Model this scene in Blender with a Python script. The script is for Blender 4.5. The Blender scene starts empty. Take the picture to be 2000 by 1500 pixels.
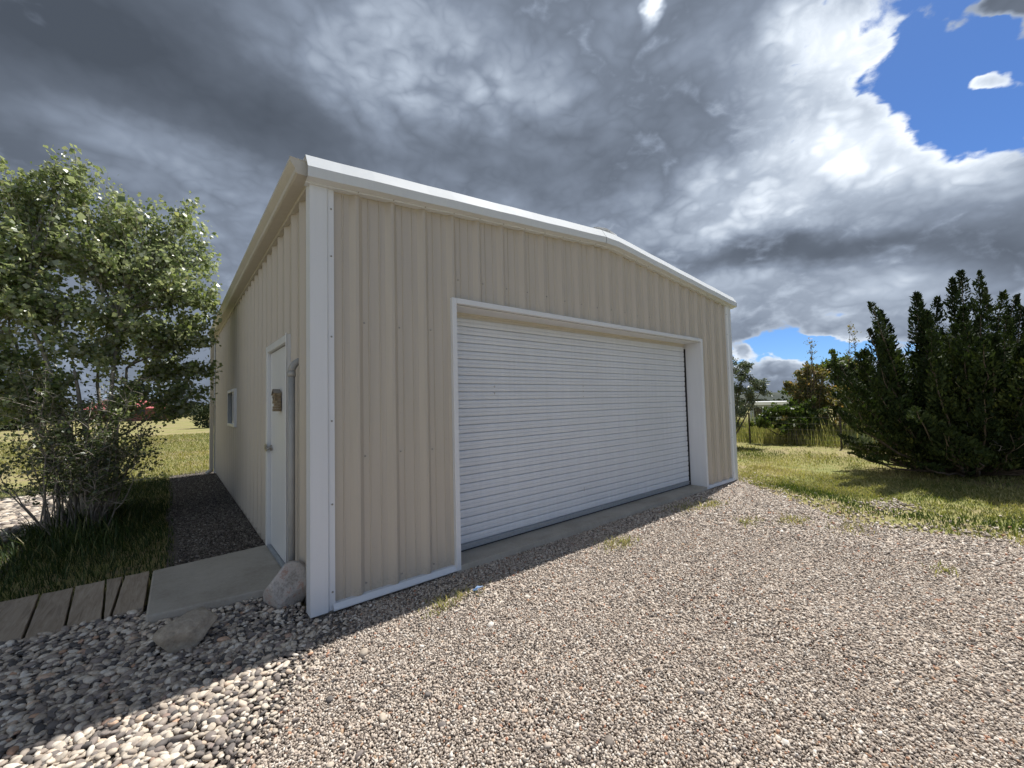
import bpy, math, random
import numpy as np
from mathutils import Vector, Matrix

sc = bpy.context.scene
col = sc.collection
rng = np.random.default_rng(7)
random.seed(7)
PI = math.pi

# ------------------------------------------------------------------ helpers
class MB:
    """collects simple shapes and links them as ONE mesh object"""
    def __init__(s): s.v = []; s.f = []; s.m = []; s.mi = 0
    def add(s, vs, fs):
        o = len(s.v); s.v += [tuple(p) for p in vs]
        for f in fs: s.f.append([i + o for i in f]); s.m.append(s.mi)
    def box(s, x0, x1, y0, y1, z0, z1):
        vs = [(x, y, z) for z in (z0, z1) for y in (y0, y1) for x in (x0, x1)]
        s.add(vs, [(0, 2, 3, 1), (4, 5, 7, 6), (0, 1, 5, 4), (2, 6, 7, 3), (0, 4, 6, 2), (1, 3, 7, 5)])
    def sweep(s, prof_a, prof_b, closed=False, caps=False):
        """two rings of points joined by quads"""
        n = len(prof_a)
        fs = [(i, (i + 1) % n, n + (i + 1) % n, n + i) for i in range(n if closed else n - 1)]
        if caps: fs += [tuple(range(n))[::-1], tuple(range(n, 2 * n))]
        s.add(list(prof_a) + list(prof_b), fs)
    def tube(s, pts, rad, n=8, cap=True):
        pts = [Vector(p) for p in pts]; rings = []
        if not hasattr(rad, '__len__'): rad = [rad] * len(pts)
        for i, p in enumerate(pts):
            t = (pts[min(i + 1, len(pts) - 1)] - pts[max(i - 1, 0)]).normalized()
            a = t.orthogonal().normalized() if i == 0 else (a - t * a.dot(t)).normalized()
            b = t.cross(a)
            rings.append([p + (a * math.cos(2 * PI * k / n) + b * math.sin(2 * PI * k / n)) * rad[i] for k in range(n)])
        vs = [q for r in rings for q in r]; fs = []
        for i in range(len(pts) - 1):
            for k in range(n):
                fs.append((i * n + k, i * n + (k + 1) % n, (i + 1) * n + (k + 1) % n, (i + 1) * n + k))
        if cap: fs += [tuple(range(n))[::-1], tuple(range((len(pts) - 1) * n, len(pts) * n))]
        s.add(vs, fs)
    def build(s, name, mats, parent=None, smooth=False, bevel=0):
        me = bpy.data.meshes.new(name)
        me.from_pydata(s.v, [], s.f)
        mats = mats if isinstance(mats, (list, tuple)) else [mats]
        for m in mats: me.materials.append(m)
        me.polygons.foreach_set('material_index', s.m)
        if smooth: me.polygons.foreach_set('use_smooth', [True] * len(s.f))
        me.update()
        o = bpy.data.objects.new(name, me); col.objects.link(o)
        if parent is not None: o.parent = parent
        if bevel:
            b = o.modifiers.new('bevel', 'BEVEL'); b.width = bevel; b.segments = 2; b.limit_method = 'ANGLE'
        return o

def np_mesh(name, V, F, mat, rnd=None, smooth=False, parent=None, midx=None):
    """V (n,3) floats, F (m,k) ints (all faces with k corners) -> one mesh object; rnd = one float per face"""
    me = bpy.data.meshes.new(name)
    V = np.ascontiguousarray(V, np.float32); F = np.ascontiguousarray(F, np.int32)
    m, k = F.shape
    me.vertices.add(len(V)); me.vertices.foreach_set('co', V.ravel())
    me.loops.add(m * k); me.loops.foreach_set('vertex_index', F.ravel())
    me.polygons.add(m)
    me.polygons.foreach_set('loop_start', np.arange(0, m * k, k, dtype=np.int32))
    if smooth: me.polygons.foreach_set('use_smooth', np.ones(m, bool))
    for mm in (mat if isinstance(mat, (list, tuple)) else [mat]): me.materials.append(mm)
    if midx is not None: me.polygons.foreach_set('material_index', np.asarray(midx, np.int32))
    me.update(calc_edges=True)
    if rnd is not None:
        a = me.attributes.new('rnd', 'FLOAT', 'FACE'); a.data.foreach_set('value', np.asarray(rnd, np.float32))
    o = bpy.data.objects.new(name, me); col.objects.link(o)
    if parent is not None: o.parent = parent
    return o

def tag(o, label=None, cat=None, group=None, kind=None):
    if label: o['label'] = label
    if cat: o['category'] = cat
    if group: o['group'] = group
    if kind: o['kind'] = kind
    return o

def empty(name, loc, label, cat, group=None):
    o = bpy.data.objects.new(name, None); col.objects.link(o); o.location = loc
    return tag(o, label, cat, group)

def local(o, child_list):
    """children were modelled in world coordinates: keep them there under a moved parent"""
    for c in child_list:
        c.parent = o; c.matrix_parent_inverse = Matrix.Translation(-Vector(o.location))

# ------------------------------------------------------------------ materials
class N:
    """tiny node-tree writer"""
    def __init__(s, tree): s.t = tree; s.n = tree.nodes; s.l = tree.links
    def new(s, typ, **kw):
        n = s.n.new(typ)
        for k, v in kw.items(): setattr(n, k, v)
        return n
    def put(s, sock, v):
        if isinstance(v, bpy.types.NodeSocket): s.l.new(v, sock)
        elif v is not None: sock.default_value = v
    def math(s, op, a, b=None, c=None, clamp=False):
        n = s.new('ShaderNodeMath', operation=op); n.use_clamp = clamp
        for i, v in enumerate((a, b, c)):
            if v is not None: s.put(n.inputs[i], v)
        return n.outputs[0]
    def vmath(s, op, a, b=None, out=0, scale=None):
        n = s.new('ShaderNodeVectorMath', operation=op)
        s.put(n.inputs[0], a)
        if b is not None: s.put(n.inputs[1], b)
        if scale is not None: s.put(n.inputs['Scale'], scale)
        return n.outputs[out]
    def noise(s, vec, scale, detail=4, rough=.55, dist=0, out='Fac', dim='3D'):
        n = s.new('ShaderNodeTexNoise', noise_dimensions=dim)
        if vec is not None: s.put(n.inputs['Vector'], vec)
        n.inputs['Scale'].default_value = scale; n.inputs['Detail'].default_value = detail
        n.inputs['Roughness'].default_value = rough; n.inputs['Distortion'].default_value = dist
        return n.outputs[out]
    def ramp(s, fac, stops, interp='LINEAR'):
        n = s.new('ShaderNodeValToRGB'); cr = n.color_ramp; cr.interpolation = interp
        while len(cr.elements) < len(stops): cr.elements.new(.5)
        for e, (p, c) in zip(cr.elements, stops):
            e.position = p; e.color = (*c, 1) if len(c) == 3 else c
        s.put(n.inputs[0], fac); return n.outputs[0]
    def mix(s, fac, a, b, blend='MIX'):
        n = s.new('ShaderNodeMix', data_type='RGBA', blend_type=blend)
        s.put(n.inputs[0], fac)
        for sock, v in ((n.inputs[6], a), (n.inputs[7], b)):
            s.put(sock, (*v, 1) if isinstance(v, tuple) and len(v) == 3 else v)
        return n.outputs[2]
    def maprange(s, v, a, b, c, d, interp='SMOOTHSTEP'):
        n = s.new('ShaderNodeMapRange', interpolation_type=interp)
        s.put(n.inputs[0], v)
        for i, q in enumerate((a, b, c, d)): n.inputs[i + 1].default_value = q
        return n.outputs[0]

def material(name):
    m = bpy.data.materials.new(name); m.use_nodes = True
    n = N(m.node_tree)
    bs = next(x for x in n.n if x.type == 'BSDF_PRINCIPLED')
    return m, n, bs

def coords(n, scale=None):
    c = n.new('ShaderNodeTexCoord').outputs['Object']
    if scale is not None: c = n.vmath('MULTIPLY', c, scale)
    return c

def attr(n, name='rnd'):
    return n.new('ShaderNodeAttribute', attribute_name=name).outputs['Fac']

def bump(n, bs, h, strength, dist=.01):
    b = n.new('ShaderNodeBump'); b.inputs['Strength'].default_value = strength; b.inputs['Distance'].default_value = dist
    n.put(b.inputs['Height'], h); n.l.new(b.outputs[0], bs.inputs['Normal'])

def painted(name, c, rough=.42, var=.06, spec=.5, emboss=.12, dirt=None, splash=False):
    """factory painted sheet metal: faint streaks, fine embossed grain"""
    m, n, bs = material(name)
    streak = n.noise(coords(n, (9, 9, .5)), 2.2, 3)
    blot = n.noise(coords(n), 1.1, 4)
    f = n.math('ADD', n.math('MULTIPLY', streak, .6), n.math('MULTIPLY', blot, .4))
    lo = tuple(x * (1 - var) for x in c); hi = tuple(min(1, x * (1 + var)) for x in c)
    colr = n.ramp(f, [(.3, lo), (.7, hi)])
    if splash:
        sz = n.new('ShaderNodeSeparateXYZ'); n.l.new(coords(n), sz.inputs[0])
        near = n.maprange(sz.outputs[2], .02, .22, .28, 0)
        sp2 = n.maprange(n.math('ADD', n.noise(coords(n), 55, 6, .75), near), .66, .90, 0, .32)
        colr = n.mix(sp2, colr, (.27, .225, .17))
        run = n.maprange(n.noise(coords(n, (34, 34, .7)), 1., 4, .6), .60, .80, 0, .08)
        colr = n.mix(run, colr, (.33, .29, .22))
    if dirt:
        sp = n.maprange(n.noise(coords(n), 38, 5, .7), .62, .75, 0, 1)
        colr = n.mix(n.math('MULTIPLY', sp, dirt), colr, (.22, .18, .13))
    n.l.new(colr, bs.inputs['Base Color'])
    n.put(bs.inputs['Roughness'], n.maprange(blot, .3, .7, rough - .06, rough + .08, 'LINEAR'))
    bs.inputs['Specular IOR Level'].default_value = spec
    return m

def plain(name, c, rough=.6, metal=0, var=.12, scale=12, bmp=0, bscale=60):
    m, n, bs = material(name)
    f = n.noise(coords(n), scale, 5, .6)
    n.l.new(n.ramp(f, [(.3, tuple(x * (1 - var) for x in c)), (.7, tuple(min(1, x * (1 + var)) for x in c))]), bs.inputs['Base Color'])
    bs.inputs['Roughness'].default_value = rough; bs.inputs['Metallic'].default_value = metal
    if bmp: bump(n, bs, n.noise(coords(n), bscale, 5, .65), bmp)
    return m

def leafy(name, stops, rough=.45, trans=.3, tint=(.9, 1.1, .35), spec=.4, back=None):
    m, n, bs = material(name)
    c = n.ramp(attr(n), stops)
    if back:
        g = n.new('ShaderNodeNewGeometry').outputs['Backfacing']
        c = n.mix(n.math('MULTIPLY', g, .7), c, back)
    n.l.new(c, bs.inputs['Base Color'])
    bs.inputs['Roughness'].default_value = rough; bs.inputs['Specular IOR Level'].default_value = spec
    if trans:
        tr = n.new('ShaderNodeBsdfTranslucent')
        n.l.new(n.mix(1.0, c, tint, 'MULTIPLY'), tr.inputs[0])
        mx = n.new('ShaderNodeMixShader'); mx.inputs[0].default_value = trans
        n.l.new(bs.outputs[0], mx.inputs[1]); n.l.new(tr.outputs[0], mx.inputs[2])
        out = next(x for x in n.n if x.type == 'OUTPUT_MATERIAL'); n.l.new(mx.outputs[0], out.inputs[0])
    return m

def stone(name, stops, grain=70, rough=.8, var=.25):
    m, n, bs = material(name)
    c = n.ramp(attr(n), stops, 'LINEAR')
    g = n.noise(coords(n), grain, 4, .65)
    c = n.mix(1.0, c, n.ramp(g, [(.3, (1 - var,) * 3), (.7, (1 + var * .6,) * 3)]), 'MULTIPLY')
    n.l.new(c, bs.inputs['Base Color'])
    bs.inputs['Roughness'].default_value = rough; bs.inputs['Specular IOR Level'].default_value = .3
    bump(n, bs, g, .25, .004)
    return m

CREAM = (.475, .428, .362)
M = {}
M['cream'] = painted('cream metal', CREAM, .36, .05, .55, .18, dirt=.25, splash=True)
M['white'] = painted('white metal', (.68, .70, .73), .46, .03, .5, .10, dirt=.12)
M['curtain'] = painted('white slat metal', (.655, .68, .715), .36, .06, .5, .12, dirt=.25)
M['beige'] = painted('beige metal', (.55, .52, .465), .45, .06, .4, .06, dirt=.2)
M['doorwhite'] = painted('white door paint', (.70, .71, .71), .4, .03, .4, .08, dirt=.1)
M['raketrim'] = painted('matt white rake metal', (.64, .67, .70), .65, .03, .15, .0, dirt=.12)
M['galv'] = plain('galvanised steel', (.40, .43, .47), .42, .6, .15, 30)
M['dark'] = plain('dark rubber and gap shade', (.03, .03, .032), .7)
M['screw'] = plain('screw head', (.30, .29, .27), .5, .3)
M['nickel'] = plain('satin nickel', (.42, .40, .37), .35, .9)
M['pipe'] = plain('grey plastic pipe', (.34, .34, .33), .5, 0, .08, 8)
M['roofm'] = painted('galvalume roof', (.72, .73, .74), .35, .04, .5, .05)

def m_concrete():
    m, n, bs = material('weathered concrete')
    a = n.noise(coords(n), 2.2, 6, .65); b = n.noise(coords(n), 45, 4, .7)
    c = n.ramp(n.math('ADD', n.math('MULTIPLY', a, .7), n.math('MULTIPLY', b, .3)),
               [(.32, (.29, .26, .215)), (.5, (.40, .365, .31)), (.7, (.49, .455, .395))])
    n.l.new(c, bs.inputs['Base Color']); bs.inputs['Roughness'].default_value = .9
    bump(n, bs, n.noise(coords(n), 120, 4, .7), .25, .006)
    return m
M['concrete'] = m_concrete()

def m_plank():
    m, n, bs = material('weathered plank wood')
    oi = n.new('ShaderNodeObjectInfo').outputs['Random']
    co = n.vmath('ADD', coords(n), n.vmath('SCALE', (3.1, 5.7, 1.3), scale=n.math('MULTIPLY', oi, 9.)))
    g = n.noise(n.vmath('MULTIPLY', co, (26, 2.0, 26)), 1.6, 6, .62, 1.2)
    k = n.noise(co, 3.5, 3)
    c = n.ramp(n.math('ADD', n.math('MULTIPLY', g, .75), n.math('MULTIPLY', k, .25)),
               [(.3, (.22, .17, .125)), (.48, (.39, .315, .24)), (.7, (.52, .44, .35))])
    c = n.mix(n.maprange(oi, 0, 1, 0, .35, 'LINEAR'), c, (.18, .15, .115))
    n.l.new(c, bs.inputs['Base Color']); bs.inputs['Roughness'].default_value = .85
    bump(n, bs, g, .3, .005)
    return m
M['plank'] = m_plank()

GRAVEL = [(0, (.15, .13, .115)), (.10, (.25, .212, .18)), (.26, (.42, .35, .295)), (.48, (.55, .465, .385)),
          (.68, (.625, .535, .445)), (.86, (.71, .635, .55)), (.955, (.73, .685, .62)), (.965, (.50, .36, .24)), (.985, (.46, .26, .17)), (1, (.42, .21, .14))]
PEBBLE = [(0, (0.095, 0.088, 0.084)), (0.15, (0.189, 0.168, 0.154)), (0.32, (0.294, 0.245, 0.215)), (0.46, (0.42, 0.355, 0.29)), (0.6, (0.525, 0.45, 0.36)), (0.76, (0.64, 0.56, 0.458)), (0.92, (0.735, 0.67, 0.58)), (0.97, (0.63, 0.48, 0.355)), (0.985, (0.546, 0.33, 0.215)), (1, (0.294, 0.26, 0.252))]
M['gravel'] = stone('crushed gravel', GRAVEL, 90, .85, .3)
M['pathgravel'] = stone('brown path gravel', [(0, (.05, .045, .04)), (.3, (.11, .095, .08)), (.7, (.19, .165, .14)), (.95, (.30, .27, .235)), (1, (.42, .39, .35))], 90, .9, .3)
M['pebble'] = stone('river pebble', PEBBLE, 60, .75)
def m_rock(name, stops, sc_=9):
    m, n, bs = material(name)
    a = n.noise(coords(n), sc_, 8, .68, .6); b = n.noise(coords(n), sc_ * 7, 5, .7)
    n.l.new(n.ramp(n.math('ADD', n.math('MULTIPLY', a, .65), n.math('MULTIPLY', b, .35)), stops), bs.inputs['Base Color'])
    bs.inputs['Roughness'].default_value = .9
    bump(n, bs, n.math('ADD', a, n.math('MULTIPLY', b, .5)), .7, .02)
    return m
M['rock_grey'] = m_rock('grey quartz rock', [(.3, (.17, .15, .135)), (.42, (.36, .33, .30)), (.52, (.56, .53, .50)), (.60, (.44, .29, .23)), (.72, (.72, .69, .66))])
M['rock_tan'] = m_rock('tan sandstone rock', [(.3, (.16, .135, .105)), (.45, (.33, .285, .225)), (.55, (.42, .365, .29)), (.7, (.58, .52, .43))], 7)

def m_ground():
    m, n, bs = material('dry meadow ground')
    co = coords(n)
    a = n.noise(co, .35, 6, .6); b = n.noise(co, 3.2, 6, .7); c_ = n.noise(co, 40, 3, .7)
    f = n.math('ADD', n.math('ADD', n.math('MULTIPLY', a, .45), n.math('MULTIPLY', b, .35)), n.math('MULTIPLY', c_, .2))
    c = n.ramp(f, [(.36, (.17, .125, .085)), (.44, (.33, .27, .16)), (.5, (.33, .30, .13)), (.57, (.21, .23, .08)), (.68, (.36, .33, .15))])
    n.l.new(c, bs.inputs['Base Color']); bs.inputs['Roughness'].default_value = .95
    bs.inputs['Specular IOR Level'].default_value = .1
    bump(n, bs, c_, .6, .03)
    return m
M['ground'] = m_ground()
def m_bed(name, dark, light, sc_):
    m, n, bs = material(name)
    v = n.new('ShaderNodeTexVoronoi'); v.inputs['Scale'].default_value = sc_; n.l.new(coords(n), v.inputs['Vector'])
    w = n.noise(coords(n), 1.3, 4)
    c = n.ramp(v.outputs['Color'], [(.0, dark), (.5, tuple((x + y) / 2 for x, y in zip(dark, light))), (1, light)])
    c = n.mix(1.0, c, n.ramp(w, [(.3, (.85,) * 3), (.7, (1.05,) * 3)]), 'MULTIPLY')
    n.l.new(c, bs.inputs['Base Color']); bs.inputs['Roughness'].default_value = .95
    bump(n, bs, n.math('MULTIPLY', v.outputs['Distance'], -1.), .9, .02)
    return m
M['drivebed'] = m_bed('fine gravel bed', (.14, .115, .095), (.54, .455, .38), 60)
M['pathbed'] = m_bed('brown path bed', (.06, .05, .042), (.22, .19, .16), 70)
M['pebblebed'] = m_bed('earth under pebbles', (.05, .045, .04), (.14, .12, .10), 30)

# ------------------------------------------------------------------ camera (solved from the photograph)
CAM = Vector((-.8085, -3.3603, 1.5321)); YAW, PIT, ROL = .6904, .0446, -.0237
fw = Vector((math.sin(YAW) * math.cos(PIT), math.cos(YAW) * math.cos(PIT), math.sin(PIT)))
rt = Vector((math.cos(YAW), -math.sin(YAW), 0)); up = rt.cross(fw)
r2 = rt * math.cos(ROL) + up * math.sin(ROL); u2 = -rt * math.sin(ROL) + up * math.cos(ROL)
cd = bpy.data.cameras.new('camera'); cam = bpy.data.objects.new('camera', cd); col.objects.link(cam)
cd.sensor_width = 36; cd.lens = 36 * 803.564 / 2000; cd.clip_start = .05; cd.clip_end = 3000
cam.matrix_world = Matrix(((r2.x, u2.x, -fw.x, CAM.x), (r2.y, u2.y, -fw.y, CAM.y), (r2.z, u2.z, -fw.z, CAM.z), (0, 0, 0, 1)))
sc.camera = cam

# ------------------------------------------------------------------ sun and sky
SUN = Vector((.58, .085, 1)).normalized()
sl = bpy.data.lights.new('sun', 'SUN'); sl.energy = 5.0; sl.angle = math.radians(.53); sl.color = (1, .97, .925)
so = bpy.data.objects.new('sun', sl); col.objects.link(so); so.rotation_euler = SUN.to_track_quat('Z', 'Y').to_euler()

def sky():
    w = bpy.data.worlds.new('World'); sc.world = w; w.use_nodes = True
    n = N(w.node_tree); n.n.clear()
    d = n.new('ShaderNodeTexCoord').outputs['Generated']
    F = (math.sin(YAW), math.cos(YAW), 0); Rr = (math.cos(YAW), -math.sin(YAW), 0)
    df = n.math('MAXIMUM', n.vmath('DOT_PRODUCT', d, F, 1), .08)
    sep = n.new('ShaderNodeSeparateXYZ'); n.l.new(d, sep.inputs[0]); z = sep.outputs[2]
    cmb = n.new('ShaderNodeCombineXYZ')
    n.put(cmb.inputs[0], n.math('DIVIDE', n.vmath('DOT_PRODUCT', d, Rr, 1), df)); n.put(cmb.inputs[1], n.math('DIVIDE', z, df))
    UV = cmb.outputs[0]
    # flat cloud-layer coordinates for the texture of the clouds
    zz = n.math('ADD', n.math('MAXIMUM', z, 0.), .16)
    c2 = n.new('ShaderNodeCombineXYZ')
    n.put(c2.inputs[0], n.math('DIVIDE', sep.outputs[0], zz)); n.put(c2.inputs[1], n.math('DIVIDE', sep.outputs[1], zz))
    L = c2.outputs[0]
    mixv = n.vmath('MULTIPLY', n.vmath('ADD', d, (3.3, 1.7, .4)), (1.9, 1.9, 3.1))
    warp = n.vmath('SCALE', n.vmath('SUBTRACT', n.noise(mixv, 2.3, 5, .6, 0, 'Color'), (.5, .5, .5)), scale=.20)
    W = n.vmath('ADD', UV, warp)
    def S(u, v):
        dd = fw + r2 * ((u - 1000) / 803.564) - u2 * ((v - 750) / 803.564)
        f = Vector(F); return dd.dot(Vector(Rr)) / dd.dot(f), dd.z / dd.dot(f)
    def blobs(base, items):
        acc = base
        for (u, v, ru, rv, rot, amp) in items:
            a, b = S(u, v)
            mp = n.new('ShaderNodeMapping', vector_type='TEXTURE')
            n.l.new(W, mp.inputs['Vector'])
            mp.inputs['Location'].default_value = (a, b, 0)
            mp.inputs['Rotation'].default_value = (0, 0, math.radians(rot))
            mp.inputs['Scale'].default_value = (ru / 803.6, rv / 803.6, 1)
            acc = n.math('ADD', acc, n.maprange(n.vmath('LENGTH', mp.outputs[0], out=1), 0, 1, amp, 0))
        return acc
    n1 = n.noise(mixv, 1.7, 8, .56, .2)
    n2 = n.noise(n.vmath('ADD', mixv, (7.3, 2.1, 0)), 4.6, 9, .60, .25)
    nn = n.math('ADD', n.math('MULTIPLY', n.math('SUBTRACT', n1, .5), .55), n.math('MULTIPLY', n.math('SUBTRACT', n2, .5), .42))
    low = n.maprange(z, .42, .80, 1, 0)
    back = n.math('MULTIPLY', n.maprange(n.vmath('DOT_PRODUCT', d, (-.45, -.89, 0), 1), .0, .55, 0, 1), low)  # unseen bright low sky behind the camera, added to light walls more than ground
    west_fill = n.maprange(n.vmath('DOT_PRODUCT', d, (-.95, -.25, .18), 1), .62, .93, 0, 1)  # unseen bright cloud added on the left, lights rib slopes and side wall
    def billow(sc_, off):
        return n.math('ABSOLUTE', n.math('SUBTRACT', n.noise(n.vmath('ADD', mixv, off), sc_, 0, .5, .4), .5))
    bil = n.math('ADD', n.math('ADD', n.math('MULTIPLY', billow(3.6, (1, 5, 2)), 1.5), n.math('MULTIPLY', billow(7.8, (4, 2, 9)), 1.0)), n.math('MULTIPLY', billow(17., (6, 3, 1)), .6))
    bil = n.math('SUBTRACT', bil, .38)
    bright = n.math('ADD', blobs(.10, SKY_BRIGHT), n.math('ADD', n.math('MULTIPLY', back, .31), n.math('MULTIPLY', west_fill, .33)))
    cover = n.math('ADD', blobs(.95, SKY_COVER), n.math('ADD', n.math('MULTIPLY', back, -.50), n.math('MULTIPLY', west_fill, .55)))
    cov = n.math('ADD', cover, n.math('ADD', n.math('MULTIPLY', n.math('SUBTRACT', n1, .5), .9), n.math('ADD', n.math('MULTIPLY', n.math('SUBTRACT', n2, .5), 1.3), n.math('MULTIPLY', bil, .8))))
    edge = n.maprange(cov, .5, .95, .30, 0)
    # smooth in the dark decks, crisp in the bright cumulus
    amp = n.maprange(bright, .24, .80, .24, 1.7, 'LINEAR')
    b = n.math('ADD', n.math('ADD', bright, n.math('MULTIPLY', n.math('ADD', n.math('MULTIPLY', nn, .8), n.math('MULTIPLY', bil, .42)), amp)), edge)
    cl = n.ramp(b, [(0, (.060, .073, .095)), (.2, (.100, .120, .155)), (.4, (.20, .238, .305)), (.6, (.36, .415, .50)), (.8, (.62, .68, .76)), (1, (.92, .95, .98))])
    cloud = n.vmath('SCALE', cl, scale=10.5)
    st = n.new('ShaderNodeTexSky', sky_type='NISHITA'); st.sun_disc = False
    st.sun_elevation = math.asin(SUN.z); st.sun_rotation = math.atan2(SUN.x, SUN.y); st.altitude = 1500; st.ozone_density = 1.6
    blue = n.mix(1.0, st.outputs[0], SKY_TINT, 'MULTIPLY')
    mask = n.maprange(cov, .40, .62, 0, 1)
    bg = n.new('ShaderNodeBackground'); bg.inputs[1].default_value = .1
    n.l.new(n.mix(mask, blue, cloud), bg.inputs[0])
    out = n.new('ShaderNodeOutputWorld'); n.l.new(bg.outputs[0], out.inputs[0])
    w.cycles.sampling_method = 'MANUAL'; w.cycles.sample_map_resolution = 512

SKY_TINT = (.44, .66, .98)
SKY_BRIGHT = [(1000, 420, 2100, 1000, 0, .36), (430, 190, 800, 190, -27, -.30), (60, 20, 520, 230, 0, -.10), (60, 300, 300, 70, -25, -.08), (330, 340, 420, 110, -28, .06),
    (760, 80, 300, 230, 0, .24), (950, 210, 90, 110, 0, .16), (1040, 330, 380, 170, -15, -.19), (1200, 260, 150, 330, -20, -.06),
    (1340, 270, 170, 260, -25, -.13), (1275, 5, 28, 75, -12, .7), (1640, 120, 330, 300, 0, .34), (1560, 60, 170, 140, 0, .20), (1500, 340, 330, 160, 20, .30), (1540, 400, 120, 60, 0, .14),
    (1760, 320, 330, 150, 0, .31), (1520, 492, 430, 62, 3, -.26), (1930, 490, 300, 90, 0, -.10), (1330, 420, 260, 60, 0, .08),
    (1950, 340, 190, 110, 0, .28), (1700, 580, 520, 110, 0, .14), (1560, 645, 260, 34, 0, -.08), (1500, 712, 190, 60, 0, .45), (1640, 648, 90, 50, 0, .42), (1930, 155, 110, 60, 0, .45)]
SKY_COVER = [(1900, 110, 300, 270, 0, -1.0), (1850, 245, 150, 130, 0, -.55), (1975, 235, 150, 110, 0, -.6), (1660, 100, 380, 330, 0, -.25), (1150, 250, 400, 400, 0, .25), (500, 230, 900, 480, 0, .55), (1500, 200, 420, 300, 0, .12), (1560, 688, 340, 62, 4, -1.05), 
    (1930, 157, 95, 50, 0, .95), (1845, 35, 90, 60, 30, .45), (1960, 5, 110, 40, 0, .85), (1505, 715, 110, 55, 0, 1.05), (1640, 650, 80, 44, 0, .8), (1440, 690, 40, 30, 0, .7)]
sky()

# ------------------------------------------------------------------ terrain
def ground_h(x, y):
    r = np.hypot(x, y)
    drop = -2.6 * np.clip((x - 19) / 26, 0, 1) ** 1.5 * np.clip((np.arctan2(x, np.maximum(y, -1e9)) - .75) / .35, 0, 1)
    return -.055 + drop
def build_ground():
    rad = np.concatenate([np.linspace(0, 30, 41), np.geomspace(32, 700, 36)]); na = 96
    an = np.linspace(0, 2 * PI, na, endpoint=False)
    V = [(0, 0, -.055)]; 
    for r in rad[1:]:
        x, y = r * np.sin(an), r * np.cos(an)
        V += list(zip(x, y, ground_h(x, y)))
    F = []
    for i in range(len(rad) - 2):
        for k in range(na):
            a = 1 + i * na + k; b = 1 + i * na + (k + 1) % na
            F.append((a, a + na, b + na, b))
    o = np_mesh('ground', np.array(V), np.array(F), M['ground'], smooth=True)
    m = MB(); m.add([V[0]] + V[1:na + 1], [(0, k + 1, (k + 1) % na + 1) for k in range(na)])
    # close the small hub with the same material
    me = o.data
    import bmesh
    bm = bmesh.new(); bm.from_mesh(me); bm.verts.ensure_lookup_table()
    for k in range(na): 
        f = bm.faces.new((bm.verts[0], bm.verts[1 + (k + 1) % na], bm.verts[1 + k])); f.smooth = True
    bm.normal_update(); 
    for f in bm.faces:
        if f.normal.z < 0: f.normal_flip()
    bm.to_mesh(me); bm.free()
    return tag(o, kind='structure')
build_ground()

def sheet(name, poly, z, mat):
    m = MB(); m.add([(x, y, z) for x, y in poly], [tuple(range(len(poly)))])
    o = m.build(name, mat); o.data.validate()
    if o.data.polygons[0].normal.z < 0: o.data.flip_normals()
    return tag(o, kind='structure')
EDGE_R = [(7.5, .05), (6.35, -1.15), (5.74, -1.9), (5.62, -2.43), (5.85, -3.05), (7.2, -5), (9, -9)]
sheet('gravel_drive', [(-8, -9), (9, -9)] + EDGE_R[::-1][1:] + [(-.2, .05), (-.2, -.6), (-.55, -1.2), (-1.0, -2.0), (-2.2, -3.4), (-8, -6)], -.045, M['drivebed'])
sheet('pebble_bed', [(-.2, .05), (-.2, -.6), (-.55, -1.2), (-1.0, -2.0), (-2.2, -3.4), (-8, -6), (-8, 9), (-2.15, 9), (-2.05, 2.0), (-1.9, 1.2), (0, 1.2), (0, .05)], -.047, M['pebblebed'])
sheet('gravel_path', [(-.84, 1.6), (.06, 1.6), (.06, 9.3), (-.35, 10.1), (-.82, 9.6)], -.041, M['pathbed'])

def m_hill():
    m, n, bs = material('wooded mesa')
    f = n.noise(coords(n), .05, 7, .7)
    n.l.new(n.ramp(f, [(.35, (.022, .032, .026)), (.5, (.035, .048, .034)), (.62, (.065, .068, .05)), (.75, (.03, .04, .03))]), bs.inputs['Base Color'])
    bs.inputs['Roughness'].default_value = 1; return m
M['hill'] = m_hill()
def build_hills():
    na = 240; V = []; F = []
    an = np.linspace(-PI, PI, na, endpoint=False)
    prof = [(330, -3.5), (380, 1.0), (430, 2.6), (500, 3.6), (600, 2.6)]
    wob = sum(np.sin(an * k + ph) / k ** .6 for k, ph in ((3, .3), (7, 1.9), (13, .7), (29, 2.2), (61, 4.), (97, 1.)))
    for i, (r, h) in enumerate(prof):
        hh = h + (wob * .8 + (2.6 * np.exp(-((an - 1.24) / .1) ** 2))) * (0 if i == 0 else 1) * (h > -1)
        rr = r + wob * 10
        V += list(zip(rr * np.sin(an), rr * np.cos(an), hh))
    for i in range(len(prof) - 1):
        for k in range(na):
            a = i * na + k; b = i * na + (k + 1) % na
            F.append((a, a + na, b + na, b))
    tag(np_mesh('hills', np.array(V), np.array(F), M['hill'], smooth=True), kind='structure')
build_hills()

# ------------------------------------------------------------------ the metal garage
W_, L_, HE, SLP = 7.42, 9.168, 3.249, .089
garage = empty('metal_garage', (0, 0, 0), 'cream ribbed metal garage with white trim, roll-up door and low gable roof', 'garage')

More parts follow.
